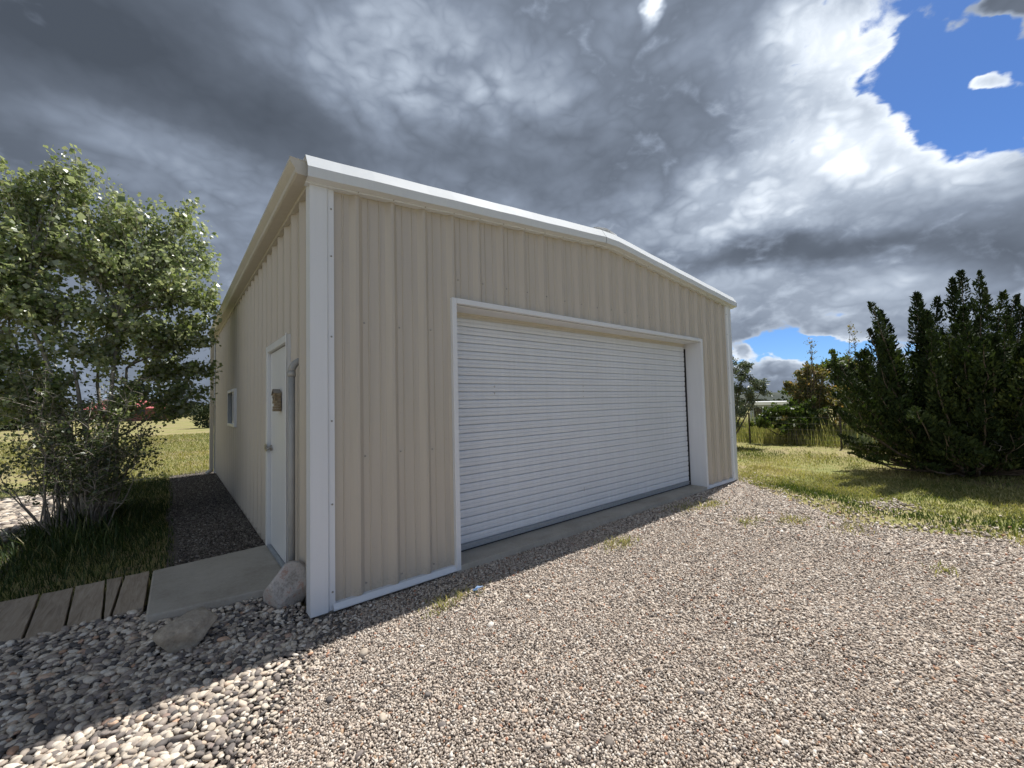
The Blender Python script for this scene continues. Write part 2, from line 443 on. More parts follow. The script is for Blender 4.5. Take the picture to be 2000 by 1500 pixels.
def rib_profile(u0, u1, first, pitch=.3048):
    """trapezoid ribs whose far top edge sits at first + k*pitch, two low stiffeners in each pan"""
    A = []
    k = -2
    while first + k * pitch < u1 + .7:
        c = first + k * pitch - .0127
        A += [(c + du, o) for du, o in ((-.056, 0), (-.0127, .032), (.0127, .032), (.052, 0), (.096, 0), (.101, .008), (.107, .008), (.112, 0), (.190, 0), (.195, .008), (.201, .008), (.206, 0))]
        k += 1
    us = [a[0] for a in A]; os_ = [a[1] for a in A]
    at = lambda u: float(np.interp(u, us, os_))
    return [(u0, at(u0))] + [a for a in A if u0 + .002 < a[0] < u1 - .002] + [(u1, at(u1))]

def panel(mb, prof, zlo, zhi, to3):
    vs = []; n = len(prof)
    for u, o in prof: vs.append(to3(u, o, zlo(u)))
    for u, o in prof: vs.append(to3(u, o, zhi(u)))
    mb.add(vs, [(i, i + 1, n + i + 1, n + i) for i in range(n - 1)])

def screw(mb, to3, u, z, o=.0, r=.008):
    mb.mi = 1
    a = [to3(u + r * math.cos(t * PI / 3), o + .001, z + r * math.sin(t * PI / 3)) for t in range(6)]
    b = [to3(u + .7 * r * math.cos(t * PI / 3), o + .008, z + .7 * r * math.sin(t * PI / 3)) for t in range(6)]
    mb.add(a + b, [tuple(range(6, 12))] + [(i, (i + 1) % 6, 6 + (i + 1) % 6, 6 + i) for i in range(6)]); mb.mi = 0

top_f = lambda x: HE + SLP * min(x, W_ - x) + .016
fr3 = lambda u, o, z: (u, .032 - o, z)
RX = .3646
m = MB()
for a, b, lo, hi in ((.02, 1.245, lambda u: .012, top_f), (1.245, 6.215, lambda u: 2.51, top_f), (6.215, W_ - .02, lambda u: .012, top_f)):
    pr = rib_profile(a, b, RX)
    if a < W_ / 2 < b and not any(abs(u - W_ / 2) < .002 for u, _ in pr):
        pr.append((W_ / 2, float(np.interp(W_ / 2, [q[0] for q in pr], [q[1] for q in pr])))); pr.sort()
    panel(m, pr, lo, hi, fr3)
for k in range(-1, 24):
    x = RX + k * .3048 + .055 + random.uniform(-.006, .006)
    if .2 < x < W_ - .15:
        inside = 1.2 < x < 6.25
        for z in (.10, 1.13, 2.22, 2.75):
            if inside and z < 2.6: continue
            if (not inside) and z > 2.6: continue
            screw(m, fr3, x, z + random.uniform(-.01, .01))
m.build('wall', [M['cream'], M['screw']], garage)
# side wall with the walk door and the window
sd3 = lambda u, o, z: (.032 - o, u, z)
DY0, DY1, DZ0, DZ1 = .72, 1.76, .07, 2.17
WY0, WY1, WZ0, WZ1 = 4.78, 5.86, 1.23, 1.87
m = MB(); HS = HE + .03
for a, b, lo, hi in ((.02, DY0, .03, HS), (DY0, DY1, DZ1, HS), (DY1, WY0, .03, HS), (WY0, WY1, WZ1, HS), (WY0, WY1, .03, WZ0), (WY1, L_ - .02, .03, HS)):
    panel(m, rib_profile(a, b, .40), lambda u: lo, lambda u: hi, sd3)
for k in range(0, 30):
    y = .40 + k * .3048 + .055
    for z in (1.13, 2.30, 2.9):
        if y > 8.9 or (DY0 - .05 < y < DY1 + .05 and z < 2.25) or (WY0 < y < WY1 and z < 1.95 and z > 1.1): continue
        screw(m, sd3, y, z + random.uniform(-.012, .012))
m.build('wall', [M['cream'], M['screw']], garage)
m = MB(); panel(m, rib_profile(.02, W_ - .02, RX), lambda u: .012, top_f, lambda u, o, z: (u, L_ - .032 + o, z)); m.build('wall', [M['cream']], garage)
m = MB(); panel(m, rib_profile(.02, L_ - .02, .40), lambda u: .012, lambda u: HS, lambda u, o, z: (W_ - .032 + o, u, z)); m.build('wall', [M['cream']], garage)

# corner trims: flat box face and a stepped flange along the front
def corner(sx, sy, cx, cy):
    m = MB()
    prof = [(.030, .135), (.030, .12), (-.012, .105), (-.012, -.012), (.112, -.012), (.128, .004), (.168, .004), (.168, .030)]
    z0, z1 = (-.015, HE + .012)
    P = lambda z: [(cx + sx * (x), cy + sy * (y), z) for x, y in prof]
    m.sweep(P(z0), P(z1))
    if cy == 0:
        for z in (.12, .78, 1.42, 2.08, 2.72, 3.1): screw(m, lambda u, o, zz: (cx + sx * u, cy + sy * (.004 - o), zz), .148, z)
    return m.build('corner_trim', [M['white'], M['screw']], garage)
for a in ((1, 1, 0, 0), (-1, 1, W_, 0), (1, -1, 0, L_), (-1, -1, W_, L_)): corner(*a)

# rake trims: sunlit sloped top, upright face, lip that turns back to the wall
def rake(x0, x1, wob=0):
    m = MB(); prof = [(.30, .20), (-.03, .212), (-.10, .096), (-.10, .016), (-.032, .004), (-.030, -.004), (.03, -.004)]
    n = 14; rings = []
    for i in range(n + 1):
        x = x0 + (x1 - x0) * i / n; zr = HE + SLP * min(x, W_ - x)
        w = wob * math.sin(i * 2.1) * .003
        rings.append([(x, y + w, zr + z + (.012 * (1 if i and wob else 0) * 0)) for y, z in prof])
    for a, b in zip(rings, rings[1:]): m.sweep(a, b)
    for k in range(24):
        x = RX + k * .3048 - .0127
        if min(x0, x1) < x < max(x0, x1): screw(m, lambda u, o, zz: (u, -.031 - o, zz), x, HE + SLP * min(x, W_ - x) + .009 - .006, r=.006)
    return m.build('rake_trim', [M['raketrim'], M['screw']], garage)
rake(-.045, 3.535, 1); rake(3.547, W_ + .10, 1)
m = MB()   # back rake
for x0, x1 in ((-.045, W_ / 2), (W_ / 2 + .003, W_ + .1)):
    pf = lambda x: [(x, L_ + .10, HE + SLP * min(x, W_ - x) + .15), (x, L_ + .10, HE + SLP * min(x, W_ - x)), (x, L_ - .02, HE + SLP * min(x, W_ - x) - .004)]
    m.sweep(pf(x0), pf(x1))
m.build('rake_trim', M['white'], garage)

# roof of ribbed sheets with ridge cap
m = MB()
for s in (0, 1):
    xe, xr = (-.07, W_ / 2) if s == 0 else (W_ + .07, W_ / 2)
    zr = lambda x: HE + SLP * min(x, W_ - x) + .075
    prof = rib_profile(-.02, L_ + .06, .40)
    A = [(xe, y, zr(xe) + o) for y, o in prof]; B = [(xr, y, zr(xr) + o) for y, o in prof]
    m.sweep(A, B)
roof = m.build('roof', M['roofm'], garage)
m = MB(); zt = HE + SLP * W_ / 2 + .075
P = lambda y: [(W_ / 2 - .24, y, zt + .018), (W_ / 2 - .03, y, zt + .055), (W_ / 2 + .03, y, zt + .055), (W_ / 2 + .24, y, zt + .018)]
P2 = lambda y: [(x, yy, z + .150) for x, yy, z in P(y)]
m.sweep(P2(.02), P2(.32)); m.sweep(P(.32), P(L_ + .08)); m.sweep(P2(.32), P(.32))
m.build('ridge_cap', M['roofm'], roof)

# gutter with end cap
GP = [(-.012, 3.405), (-.012, 3.292), (-.098, 3.292), (-.112, 3.300), (-.116, 3.330), (-.134, 3.352), (-.152, 3.378), (-.152, 3.402), (-.142, 3.404)]
m = MB()
m.sweep([(x, -.028, z) for x, z in GP], [(x, L_ + .05, z) for x, z in GP])
IN = [(x + .004, z + .004) for x, z in GP]
gut = m.build('gutter', M['beige'], garage)
m = MB(); m.add([(x, -.0275, z) for x, z in GP[:-1]], [tuple(range(len(GP) - 1))])
m.box(-.155, -.010, -.030, -.024, 3.401, 3.407); m.build('end_cap', M['beige'], gut)
m = MB(); m.box(-.012, .03, .0, L_, 3.262, 3.292); m.build('eave_trim', M['beige'], garage)
m = MB(); gx = [(W_ - x, z - 0) for x, z in GP]; m.sweep([(x, -.028, z) for x, z in gx], [(x, L_ + .05, z) for x, z in gx]); m.build('gutter', M['beige'], garage)
m = MB(); m.box(-.105, -.025, L_ - .14, L_ - .06, .10, 3.292); m.tube([(-.065, L_ - .10, .12), (-.075, L_ - .10, .05), (-.17, L_ - .10, -.01)], .045, 8); m.box(-.108, -.0, L_ - .145, L_ - .055, 1.6, 1.63)
m.build('downspout', M['beige'], garage, bevel=.008)

# slab and base trim
m = MB(); m.box(.035, W_ - .035, .034, L_ - .035, -.4, .026); m.box(1.245, 6.205, -.02, .034, -.4, .0258)
m.build('foundation', M['concrete'], garage)
def base_trim(x0, x1):
    m = MB(); pf = lambda x: [(x, .03, .034), (x, -.001, .030), (x, -.024, -.004), (x, -.024, -.014), (x, .02, -.016)]
    m.sweep(pf(x0), pf(x1)); return m.build('base_trim', M['white'], garage)
base_trim(.15, 1.234); base_trim(6.226, W_ - .16)

# opening trim round the roll-up door
m = MB()
X0, X1, ZT = 1.234, 6.226, 2.546
m.box(X0, X0 + .050, -.026, .031, -.014, ZT); m.box(X1 - .055, X1, -.026, .031, -.014, ZT)
m.box(X0 + .050, X1 - .055, -.026, .031, ZT - .052, ZT)
m.box(X0 + .040, X0 + .050, .031, .33, .026, ZT - .05); m.box(X1 - .055, X1 - .045, .031, .33, .026, ZT - .05)
m.box(X0 + .050, X1 - .055, .031, .33, ZT - .062, ZT - .052)
m.build('door_casing', M['white'], garage, bevel=.004)
m = MB(); m.box(X0 + .05, X1 - .055, .285, .31, 2.428, 2.483); m.box(X0 + .05, X1 - .055, .265, .285, 2.462, 2.484); m.box(X0 + .05, X1 - .055, .300, .325, 2.392, 2.424)
m.build('door_header', M['beige'], garage)

# roll-up door: corrugated slat curtain
m = MB(); z = .098; pts = []
per = .0865
while z < 2.41:
    for dz, y in ((0, .294), (.0015, .294), (.0040, .2775), (.020, .2740), (.038, .2745), (.0465, .2795), (.0450, .2728), (.058, .2722), (.072, .2738), (.0805, .2775), (.0850, .294)): pts.append((y, z + dz))
    z += per
xa, xb = X0 + .052, X1 - .095
nx = 24; 
grid = [[(xa + (xb - xa) * i / nx, y + .0018 * math.sin(i * 1.7 + zz * 3) + .001 * math.sin(i * .9 - zz * 8), zz) for y, zz in pts] for i in range(nx + 1)]
for a, b in zip(grid, grid[1:]): m.sweep(a, b)
m.mi = 1
for (x, z, w, h) in SCUFFS if 'SCUFFS' in globals() else ((1.93, 1.70, .018, .022), (1.93, 1.625, .018, .022), (3.42, 1.72, .012, .014), (3.42, 1.65, .012, .014), (3.42, 1.58, .012, .014), (3.38, .345, .008, .05)):
    m.box(x, x + w, .2715, .274, z, z + h)
roll = m.build('roll_up_door', [M['curtain'], plain('scuffed grey residue', (.42, .41, .39), .7)], garage)
m = MB(); m.box(xa, xb, .268, .30, .040, .098); m.box(xa, xb, .252, .268, .088, .094); m.mi = 1; m.box(xa, xb, .266, .30, .027, .040)
m.build('bottom_bar', [M['galv'], M['dark']], roll)
m = MB(); m.box(xb - .012, X1 - .056, .300, .33, .028, 2.40); m.box(X1 - .06, X1 - .056, .262, .300, .028, 2.40); m.build('guide', M['dark'], roll)  # guide coloured near black for the shade in the curtain-to-jamb gap
m = MB(); m.box(xa - .002, xa + .05, .300, .33, .028, 2.40); m.build('guide', M['dark'], roll)
m = MB(); m.box(xa - .1, xb + .1, .335, .34, -.1, 2.6); m.build('curtain_backing', M['dark'], roll)

# walk door in the side wall
m = MB(); m.box(.004, .045, .785, 1.675, .105, 2.115)
wd = m.build('walk_door', M['doorwhite'], garage, bevel=.004)
m = MB()
m.box(-.030, .03, .715, .775, .082, 2.19); m.box(-.030, .03, 1.69, 1.775, .082, 2.19); m.box(-.030, .03, .775, 1.69, 2.125, 2.19)
m.box(.010, .05, .775, .783, .1, 2.12); m.box(.010, .05, 1.678, 1.69, .1, 2.12); m.box(-.04, -.030, .708, .722, .082, 2.20)
m.build('door_frame', M['doorwhite'], wd, bevel=.004)
m = MB(); m.box(-.03, .05, .775, 1.69, .07, .10); m.build('threshold', M['galv'], wd, bevel=.004)
m = MB()
m.tube([(.004, 1.615, 1.115), (-.012, 1.615, 1.115)], .032, 14); m.tube([(-.012, 1.615, 1.115), (-.045, 1.615, 1.115)], .012, 10)
m.tube([(-.045, 1.615, 1.115), (-.052, 1.60, 1.115), (-.052, 1.50, 1.112)], .011, 8)
m.box(-.038, -.031, 1.665, 1.765, 1.075, 1.15); m.box(-.048, -.038, 1.69, 1.75, 1.095, 1.135)
m.build('handle', M['nickel'], wd, bevel=.002)
for z in (.35, 1.1, 1.9):
    m = MB(); m.tube([(-.004, .782, z - .05), (-.004, .782, z + .05)], .008, 8); m.build('hinge', M['nickel'], wd)

# sliding window
m = MB()
for a in ((WY0, WY0 + .05, WZ0, WZ1), (WY1 - .05, WY1, WZ0, WZ1), (WY0 + .05, WY1 - .05, WZ0, WZ0 + .05), (WY0 + .05, WY1 - .05, WZ1 - .05, WZ1)):
    m.box(-.028, .05, *a)
win = m.build('window', M['doorwhite'], garage, bevel=.004)
def glass_mat():
    m, n, bs = material('dark window glass')
    bs.inputs['Base Color'].default_value = (.012, .014, .016, 1); bs.inputs['Roughness'].default_value = .06; return m
M['glass'] = glass_mat()
m = MB(); m.box(.030, .036, WY0 + .05, WY1 - .05, WZ0 + .05, WZ1 - .05); m.build('pane', M['glass'], win)
m = MB(); yc = (WY0 + WY1) / 2
for a in ((yc - .03, yc + .02, WZ0 + .05, WZ1 - .05), (WY0 + .05, WY0 + .085, WZ0 + .05, WZ1 - .05), (WY0 + .085, yc - .03, WZ0 + .05, WZ0 + .085), (WY0 + .085, yc - .03, WZ1 - .085, WZ1 - .05)):
    m.box(.0, .029, *a)
m.build('sash', M['doorwhite'], win, bevel=.003)

# pipe that rises beside the walk door and turns into the wall
m = MB()
PYP, PXP = .455, -.042
path = [(PXP, PYP, -.02), (PXP, PYP, 1.0), (PXP, PYP, 1.80)]
m.tube(path, .026, 14)
pipe = m.build('conduit_pipe', M['pipe'], garage, smooth=True)
m = MB(); m.tube([(PXP, PYP, 1.79), (PXP, PYP, 1.835)], .031, 14)
m.tube([(PXP, PYP, 1.83)] + [(PXP + .09 * (1 - math.cos(t)), PYP, 1.83 + .10 * math.sin(t)) for t in (.3, .6, .9, 1.2, 1.5)] + [(.10, PYP, 1.932)], .028, 14)
m.build('elbow', M['pipe'], pipe, smooth=True)

# ------------------------------------------------------------------ small things by the garage
def rustic_house():
    t = empty('door_ornament', (-.004, 1.16, 1.5), 'small rustic wooden birdhouse ornament hanging on the white walk door', 'ornament')
    wood = m_rock('lichened old wood', [(.3, (.09, .065, .04)), (.45, (.22, .16, .095)), (.58, (.34, .29, .2)), (.7, (.16, .13, .08))], 22)
    m = MB(); n = 7
    for i in range(n):      # a rough slab of bark: stacked uneven slices
        z0, z1 = .175 * i / n, .175 * (i + 1) / n - .0015
        j = lambda: random.uniform(-.006, .006)
        m.box(-.050 + j(), 0, -.065 + j(), .06 + j(), z0, z1)
    b = m.build('body', wood, t, bevel=.003); 
    m = MB(); m.sweep([(-.062, .085, .160), (-.062, .0, .215), (-.062, -.066, .178)], [(.0, .085, .160), (.0, .0, .215), (.0, -.066, .178)])
    o = m.build('roof', plain('grey weathered roof board', (.20, .18, .155), .8, 0, .3, 30), t)
    s = o.modifiers.new('thick', 'SOLIDIFY'); s.thickness = .007
    m = MB(); m.tube([(-.0515, 0, .13), (-.056, 0, .13)], .017, 12); m.build('entrance_hole', M['dark'], t)
rustic_house()

m = MB(); m.add([(-.94, .62, .08), (-.07, .52, .08), (-.001, .55, .08), (-.001, 1.775, .08), (-.93, 1.69, .08),
                 (-.945, .60, -.3), (-.07, .50, -.3), (-.001, .53, -.3), (-.001, 1.775, -.3), (-.935, 1.70, -.3)],
                [(0, 1, 2, 3, 4), (5, 6, 1, 0), (6, 7, 2, 1), (7, 8, 3, 2), (8, 9, 4, 3), (9, 5, 0, 4)])
slab = m.build('concrete_pad', M['concrete'], bevel=.012)
tag(slab, 'grey concrete pad outside the white walk door', 'concrete pad')

PLK = [((-1.125, -.955), (-1.135, -.960)), ((-1.243, -1.140), (-1.178, -1.146)), ((-1.437, -1.252), (-1.366, -1.188)), ((-1.630, -1.445), (-1.556, -1.376)),
       ((-1.850, -1.640), (-1.775, -1.566)), ((-2.06, -1.862), (-1.985, -1.788)), ((-2.27, -2.072), (-2.2, -1.998))]
PLAB = ['wide plank with a knot mark, butting the concrete pad', 'narrow tapering plank, second one out from the concrete pad', 'weathered plank next to the narrow tapering one, third from the concrete pad',
        'weathered plank, fourth one out from the concrete pad', 'weathered plank, fifth one out from the concrete pad', 'weathered plank at the photo edge, sixth one out from the concrete pad', 'outermost plank, cut off by the photo edge']
for i, ((f0, f1), (n0, n1)) in enumerate(PLK):
    yn = .90 + random.uniform(-.02, .03); yf = 1.80 + random.uniform(-.02, .02) + .025 * i * .3; zt = .042 + random.uniform(-.006, .006)
    ny = 10; m = MB(); rings = []
    for k in range(ny + 1):
        t = k / ny; y = yn + (yf - yn) * t; w = .0018
        xl = n0 + (f0 - n0) * t + random.uniform(-w, w) + .003; xr_ = n1 + (f1 - n1) * t + random.uniform(-w, w) - .003
        zz = zt + random.uniform(-.002, .002)
        rings.append([(xl, y, zz - .05), (xl, y, zz), ((xl + xr_) / 2, y, zz - .003), (xr_, y, zz), (xr_, y, zz - .05)])
    for k, (a, b) in enumerate(zip(rings, rings[1:])): m.sweep(a, b, True, False)
    m.add(rings[0], [(0, 1, 2, 3, 4)]); m.add(rings[-1], [(4, 3, 2, 1, 0)])
    o = m.build('walkway_plank', M['plank'], bevel=.004)
    tag(o, PLAB[i], 'plank', 'planks of the wooden walkway')

def ico(sub):
    import bmesh
    bm = bmesh.new(); bmesh.ops.create_icosphere(bm, subdivisions=sub, radius=1)
    V = np.array([v.co[:] for v in bm.verts]); F = np.array([[v.index for v in f.verts] for f in bm.faces]); bm.free(); return V, F

def boulder(name, seed, size, loc, rotz, mat, label, planes=24, rough=.05, tilt=(0, 0)):
    r = np.random.default_rng(seed); V, F = ico(5)
    Nn = r.normal(size=(planes, 3)); Nn /= np.linalg.norm(Nn, axis=1)[:, None]; dd = r.uniform(.64, .98, planes)
    dt = V @ Nn.T
    rad = np.where(dt > .05, dd / np.maximum(dt, .05), 9).min(1); rad = np.minimum(rad, 1.15)
    wob = sum(np.sin(V @ (r.normal(size=3) * f) + r.uniform(0, 6) + 1.5 * np.sin(V @ (r.normal(size=3) * f * .7))) / f ** .8 for f in (5, 9, 14, 22, 34)) 
    P = V * (rad * (1 + rough * wob))[:, None] * np.array(size)
    o = np_mesh(name, P, F, mat, smooth=False); o.location = loc; o.rotation_euler = (tilt[0], tilt[1], rotz)
    return tag(o, label, 'rock')
boulder('rock', 5, (.16, .125, .20), (-.105, .36, .095), .5, M['rock_grey'], 'upright grey and pinkish rock leaning by the pipe at the garage corner', 15, .030, (.35, .15))
boulder('rock', 12, (.175, .125, .115), (-.705, .215, .06), .35, M['rock_tan'], 'flat tan rock lying among the shaded river pebbles', 14, .030, (.12, -.1))

# ------------------------------------------------------------------ gravel and pebbles
def in_poly(x, y, poly):
    ins = np.zeros(len(x), bool); j = len(poly) - 1
    for i in range(len(poly)):
        xi, yi = poly[i]; xj, yj = poly[j]
        c = ((yi > y) != (yj > y)) & (x < (xj - xi) * (y - yi) / (yj - yi + 1e-12) + xi)
        ins ^= c; j = i
    return ins
def grid_pts(x0, x1, y0, y1, s, jit=.48):
    gx, gy = np.meshgrid(np.arange(x0, x1, s), np.arange(y0, y1, s * .866))
    gx = gx + (np.arange(gx.shape[0]) % 2)[:, None] * s * .5
    x, y = gx.ravel(), gy.ravel()
    return x + rng.uniform(-jit, jit, len(x)) * s, y + rng.uniform(-jit, jit, len(y)) * s
def cam_polar(x, y):
    dx, dy = x - CAM.x, y - CAM.y
    r = np.hypot(dx, dy); a = (np.arctan2(dx, dy) - YAW + PI) % (2 * PI) - PI
    return r, a
def smooth01(t): t = np.clip(t, 0, 1); return t * t * (3 - 2 * t)
def fbm(x, y, f, seed=0, oct=4):
    r = np.random.default_rng(seed); o = np.zeros_like(x, dtype=float); a = 1.
    for k in range(oct):
        for _ in range(3):
            t = r.uniform(0, 2 * PI); o += a * np.sin((x * np.cos(t) + y * np.sin(t)) * f * r.uniform(.7, 1.4) + r.uniform(0, 6.3))
        f *= 2.05; a *= .6
    return o / 4.
def stones(name, pos, size, mat, base, jitter, label, cat, tilt=.35, smooth=False):
    V0, F0 = base; n = len(pos); nv = len(V0)
    P = V0[None] * (1 + rng.normal(0, jitter, (n, nv, 1)))
    P = P * size[:, None, :]
    tx, ty = rng.normal(0, tilt, n), rng.normal(0, tilt, n); yw = rng.uniform(0, 2 * PI, n)
    def rot(P, i, j, a):
        c, s = np.cos(a)[:, None], np.sin(a)[:, None]
        A, B = P[..., i].copy(), P[..., j].copy(); P[..., i] = c * A - s * B; P[..., j] = s * A + c * B
    rot(P, 1, 2, tx); rot(P, 0, 2, ty); rot(P, 0, 1, yw)
    P += pos[:, None, :]
    F = (F0[None] + (np.arange(n) * nv)[:, None, None]).reshape(-1, 3)
    rnd = np.repeat(rng.uniform(0, 1, n), len(F0))
    o = np_mesh(name, P.reshape(-1, 3), F, mat, rnd, smooth)
    return tag(o, label, cat, kind='stuff')

ICO1, ICO2 = ico(1), ico(2)
OCT = (np.array([(1, 0, 0), (-1, 0, 0), (0, 1, 0), (0, -1, 0), (0, 0, 1), (0, 0, -1)], float) * 1.15, np.array([(0, 2, 4), (2, 1, 4), (1, 3, 4), (3, 0, 4), (2, 0, 5), (1, 2, 5), (3, 1, 5), (0, 3, 5)]))
def peb_edge(y):      # x of the soft border between river pebbles and crushed gravel
    return np.interp(y, [-9, -3.4, -2.0, -1.2, -.6, -.25, .05], [-8, -2.2, -1.0, -.55, -.15, .22, .30])
DRIVE = [(-8, -9), (9, -9)] + EDGE_R[::-1][1:] + [(7.4, .0), (-.05, .0), (-.05, .06), (-8, .06)]
def gravel():
    Xs, Ys, Zs, Ss = [], [], [], []
    for r0, r1, s, base in ((0, 3.2, .0116, ICO1), (3.2, 5.6, .0150, OCT), (5.6, 10.5, .0205, OCT)):
        x, y = grid_pts(-8, 9, -8, .05, s)
        r, a = cam_polar(x, y)
        k = (r >= r0) & (r < r1) & (np.abs(a) < 1.25) & (r > .9) & in_poly(x, y, DRIVE)
        x, y = x[k], y[k]
        pe = peb_edge(y); k = rng.uniform(0, 1, len(x)) < smooth01((x - pe) / .28 + .62); x, y = x[k], y[k]
        sz = s * .62 * np.exp(rng.normal(0, .24, len(x)))
        big = rng.uniform(0, 1, len(x)) < .018; sz = np.where(big, sz * rng.uniform(1.4, 2.0, len(x)), sz)
        z = -.040 + rng.uniform(-.003, .007, len(x)) + .012 * fbm(x, y, 1.3, 4, 3); n = len(x)
        size = np.stack([sz * rng.uniform(.85, 1.35, n), sz * rng.uniform(.6, .95, n), sz * rng.uniform(.40, .7, n)], 1)
        stones('drive_gravel', np.stack([x, y, z], 1), size, M['gravel'], base, .2, 'loose crushed gravel of the drive, ' + {.0116: 'nearest the viewer', .0150: 'across its middle', 0.0205: 'towards the grass'}[s], 'gravel', .5)
    # spill over the right edge into the grass and the worn patch there
    x, y = grid_pts(5, 8.6, -4.5, .3, .04)
    e = np.interp(y, [-5, -3.05, -2.43, -1.9, -1.15, .05], [7.2, 5.85, 5.62, 5.74, 6.35, 7.5])
    pr = np.exp(-np.maximum(x - e, 0) / .35) * .8 + np.exp(-(((x - 6.97) / .35) ** 2 + ((y + 2.2) / .22) ** 2)) 
    k = (x > e) & (rng.uniform(0, 1, len(x)) < pr); x, y = x[k], y[k]
    Xs.append(x); Ys.append(y); Ss.append(.018 * np.exp(rng.normal(0, .25, len(x)))); Zs.append(np.full(len(x), -.043))
    x, y, z, s = map(np.concatenate, (Xs, Ys, Zs, Ss)); n = len(x)
    size = np.stack([s * rng.uniform(.85, 1.3, n), s * rng.uniform(.65, .95, n), s * rng.uniform(.42, .7, n)], 1)
    stones('spilled_gravel', np.stack([x, y, z], 1), size, M['gravel'], OCT, .2, 'gravel spilled along the grass edge and in its worn patch', 'gravel', .45)
    # path along the side wall
    x, y = grid_pts(-.95, .03, 1.7, 10, .018)
    w = .80 + .05 * np.sin(y * 1.7) + .05 * fbm(x, y, 2., 8)
    k = (x > -w) & (x < .018) & ~((y < 1.79) & (x > -.95)) & (y < 9.4 + .6 * (x > -.35)); x, y = x[k], y[k]; n = len(x)
    s = .0108 * np.exp(rng.normal(0, .25, n))
    size = np.stack([s * rng.uniform(.85, 1.3, n), s * rng.uniform(.65, .95, n), s * rng.uniform(.42, .7, n)], 1)
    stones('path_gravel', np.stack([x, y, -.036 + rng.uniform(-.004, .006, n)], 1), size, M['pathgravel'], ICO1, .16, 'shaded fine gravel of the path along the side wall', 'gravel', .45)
gravel()

def pebbles():
    Xs, Ys, Zs, Ss = [], [], [], []
    for layer, (s, zz) in enumerate(((.0285, -.038), (.0315, -.025))):
        x, y = grid_pts(-4.6, .6, -3.2, 1.05, s)
        far = (x < -2.3); 
        pe = peb_edge(y)
        slab_front = np.interp(x, [-5, -2.3, -.95, -.94, -.07, 0], [.95, .93, .90, .60, .52, .54])
        r, a = cam_polar(x, y)
        k = (y < slab_front) & (np.abs(a) < 1.25) & ~((x > .0) & (y > -.03)) & (r > .9)
        k = k & (rng.uniform(0, 1, len(x)) < smooth01(.5 - (x - pe) / .34) * (1 if layer == 0 else .82))
        x, y = x[k], y[k]
        shr = np.clip(1 - .45 * smooth01((x - peb_edge(y) + .55) / .6), .5, 1) * np.where(y > .0, np.clip(1 - .25 * smooth01((x + .6) / .5), .6, 1), 1)
        Xs.append(x); Ys.append(y); Zs.append(zz + .058 * np.exp(-np.maximum(slab_front[k] - y, 0) / .20) * (x < -.02) + rng.uniform(-.005, .007, len(x)) + .012 * fbm(x, y, 1.5, 21, 3)); Ss.append(s * .64 * shr * np.exp(rng.normal(0, .22, len(x))))
    # stray pebbles on the gravel
    x = rng.uniform(-.6, 3.2, 260); y = rng.uniform(-2.6, -.3, 260); k = rng.uniform(0, 1, 260) < np.exp(-np.maximum(x - peb_edge(y), 0) / .7); x, y = x[k], y[k]
    Xs.append(x); Ys.append(y); Zs.append(np.full(len(x), -.026)); Ss.append(.018 * np.exp(rng.normal(0, .25, len(x))))
    # bed of pale stones in the sun beyond the planks
    x, y = grid_pts(-6.2, -1.9, 2.3, 9, .075)
    e = -2.15 + .2 * np.sin(y * 1.3) - .25 * smooth01((3.6 - y) / 1.2)
    k = rng.uniform(0, 1, len(x)) < smooth01((e - x) / .4) * (y < 8.3 + .4 * np.sin(x * 2)); x, y = x[k], y[k]
    Xs.append(x); Ys.append(y); Zs.append(np.full(len(x), -.02)); Ss.append(.052 * np.exp(rng.normal(0, .25, len(x))))
    x, y, z, s = map(np.concatenate, (Xs, Ys, Zs, Ss)); n = len(x)
    size = np.stack([s * rng.uniform(.95, 1.35, n), s * rng.uniform(.68, .95, n), s * rng.uniform(.38, .62, n)], 1)
    stones('river_pebbles', np.stack([x, y, z], 1), size, M['pebble'], ICO2, .025, 'smooth river pebbles heaped around the garage corner', 'pebbles', .30, True)
pebbles()

# ------------------------------------------------------------------ plants
def leaf_quads(C, D, S, size, asp, fold=.25, rnd=None):
    """diamond leaves: C centre, D axis (unit), S rough side dir; returns V,F"""
    n = len(C); side = np.cross(D, S); side /= np.linalg.norm(side, axis=1)[:, None] + 1e-9
    nrm = np.cross(side, D)
    l = size[:, None]; w = l * asp
    b = C - D * l * .5; t = C + D * l * .5; m = C - D * l * .08
    V = np.stack([b, m + side * w * .5 + nrm * w * fold, t, m - side * w * .5 + nrm * w * fold], 1).reshape(-1, 3)
    return V, np.arange(n * 4).reshape(-1, 4)
def unit(n): v = rng.normal(size=(n, 3)); return v / np.linalg.norm(v, axis=1)[:, None]
def curve(p0, p1, sag, wob, n=7):
    p0, p1 = np.array(p0, float), np.array(p1, float); t = np.linspace(0, 1, n)[:, None]
    L = np.linalg.norm(p1 - p0)
    c = p0 + (p1 - p0) * t; c[:, 2] += sag * L * 4 * (t * (1 - t))[:, 0]
    w = np.cumsum(rng.normal(0, wob * L / n, (n, 3)), 0); w -= w[-1] * t; w -= w[0] * (1 - t)
    return c + w
def tubes(name, curves, mat, parent, n=5):
    m = MB()
    for c, r0, r1 in curves: m.tube([tuple(q) for q in c], list(np.linspace(r0, r1, len(c))), n, False)
    return m.build(name, mat, parent, smooth=True)

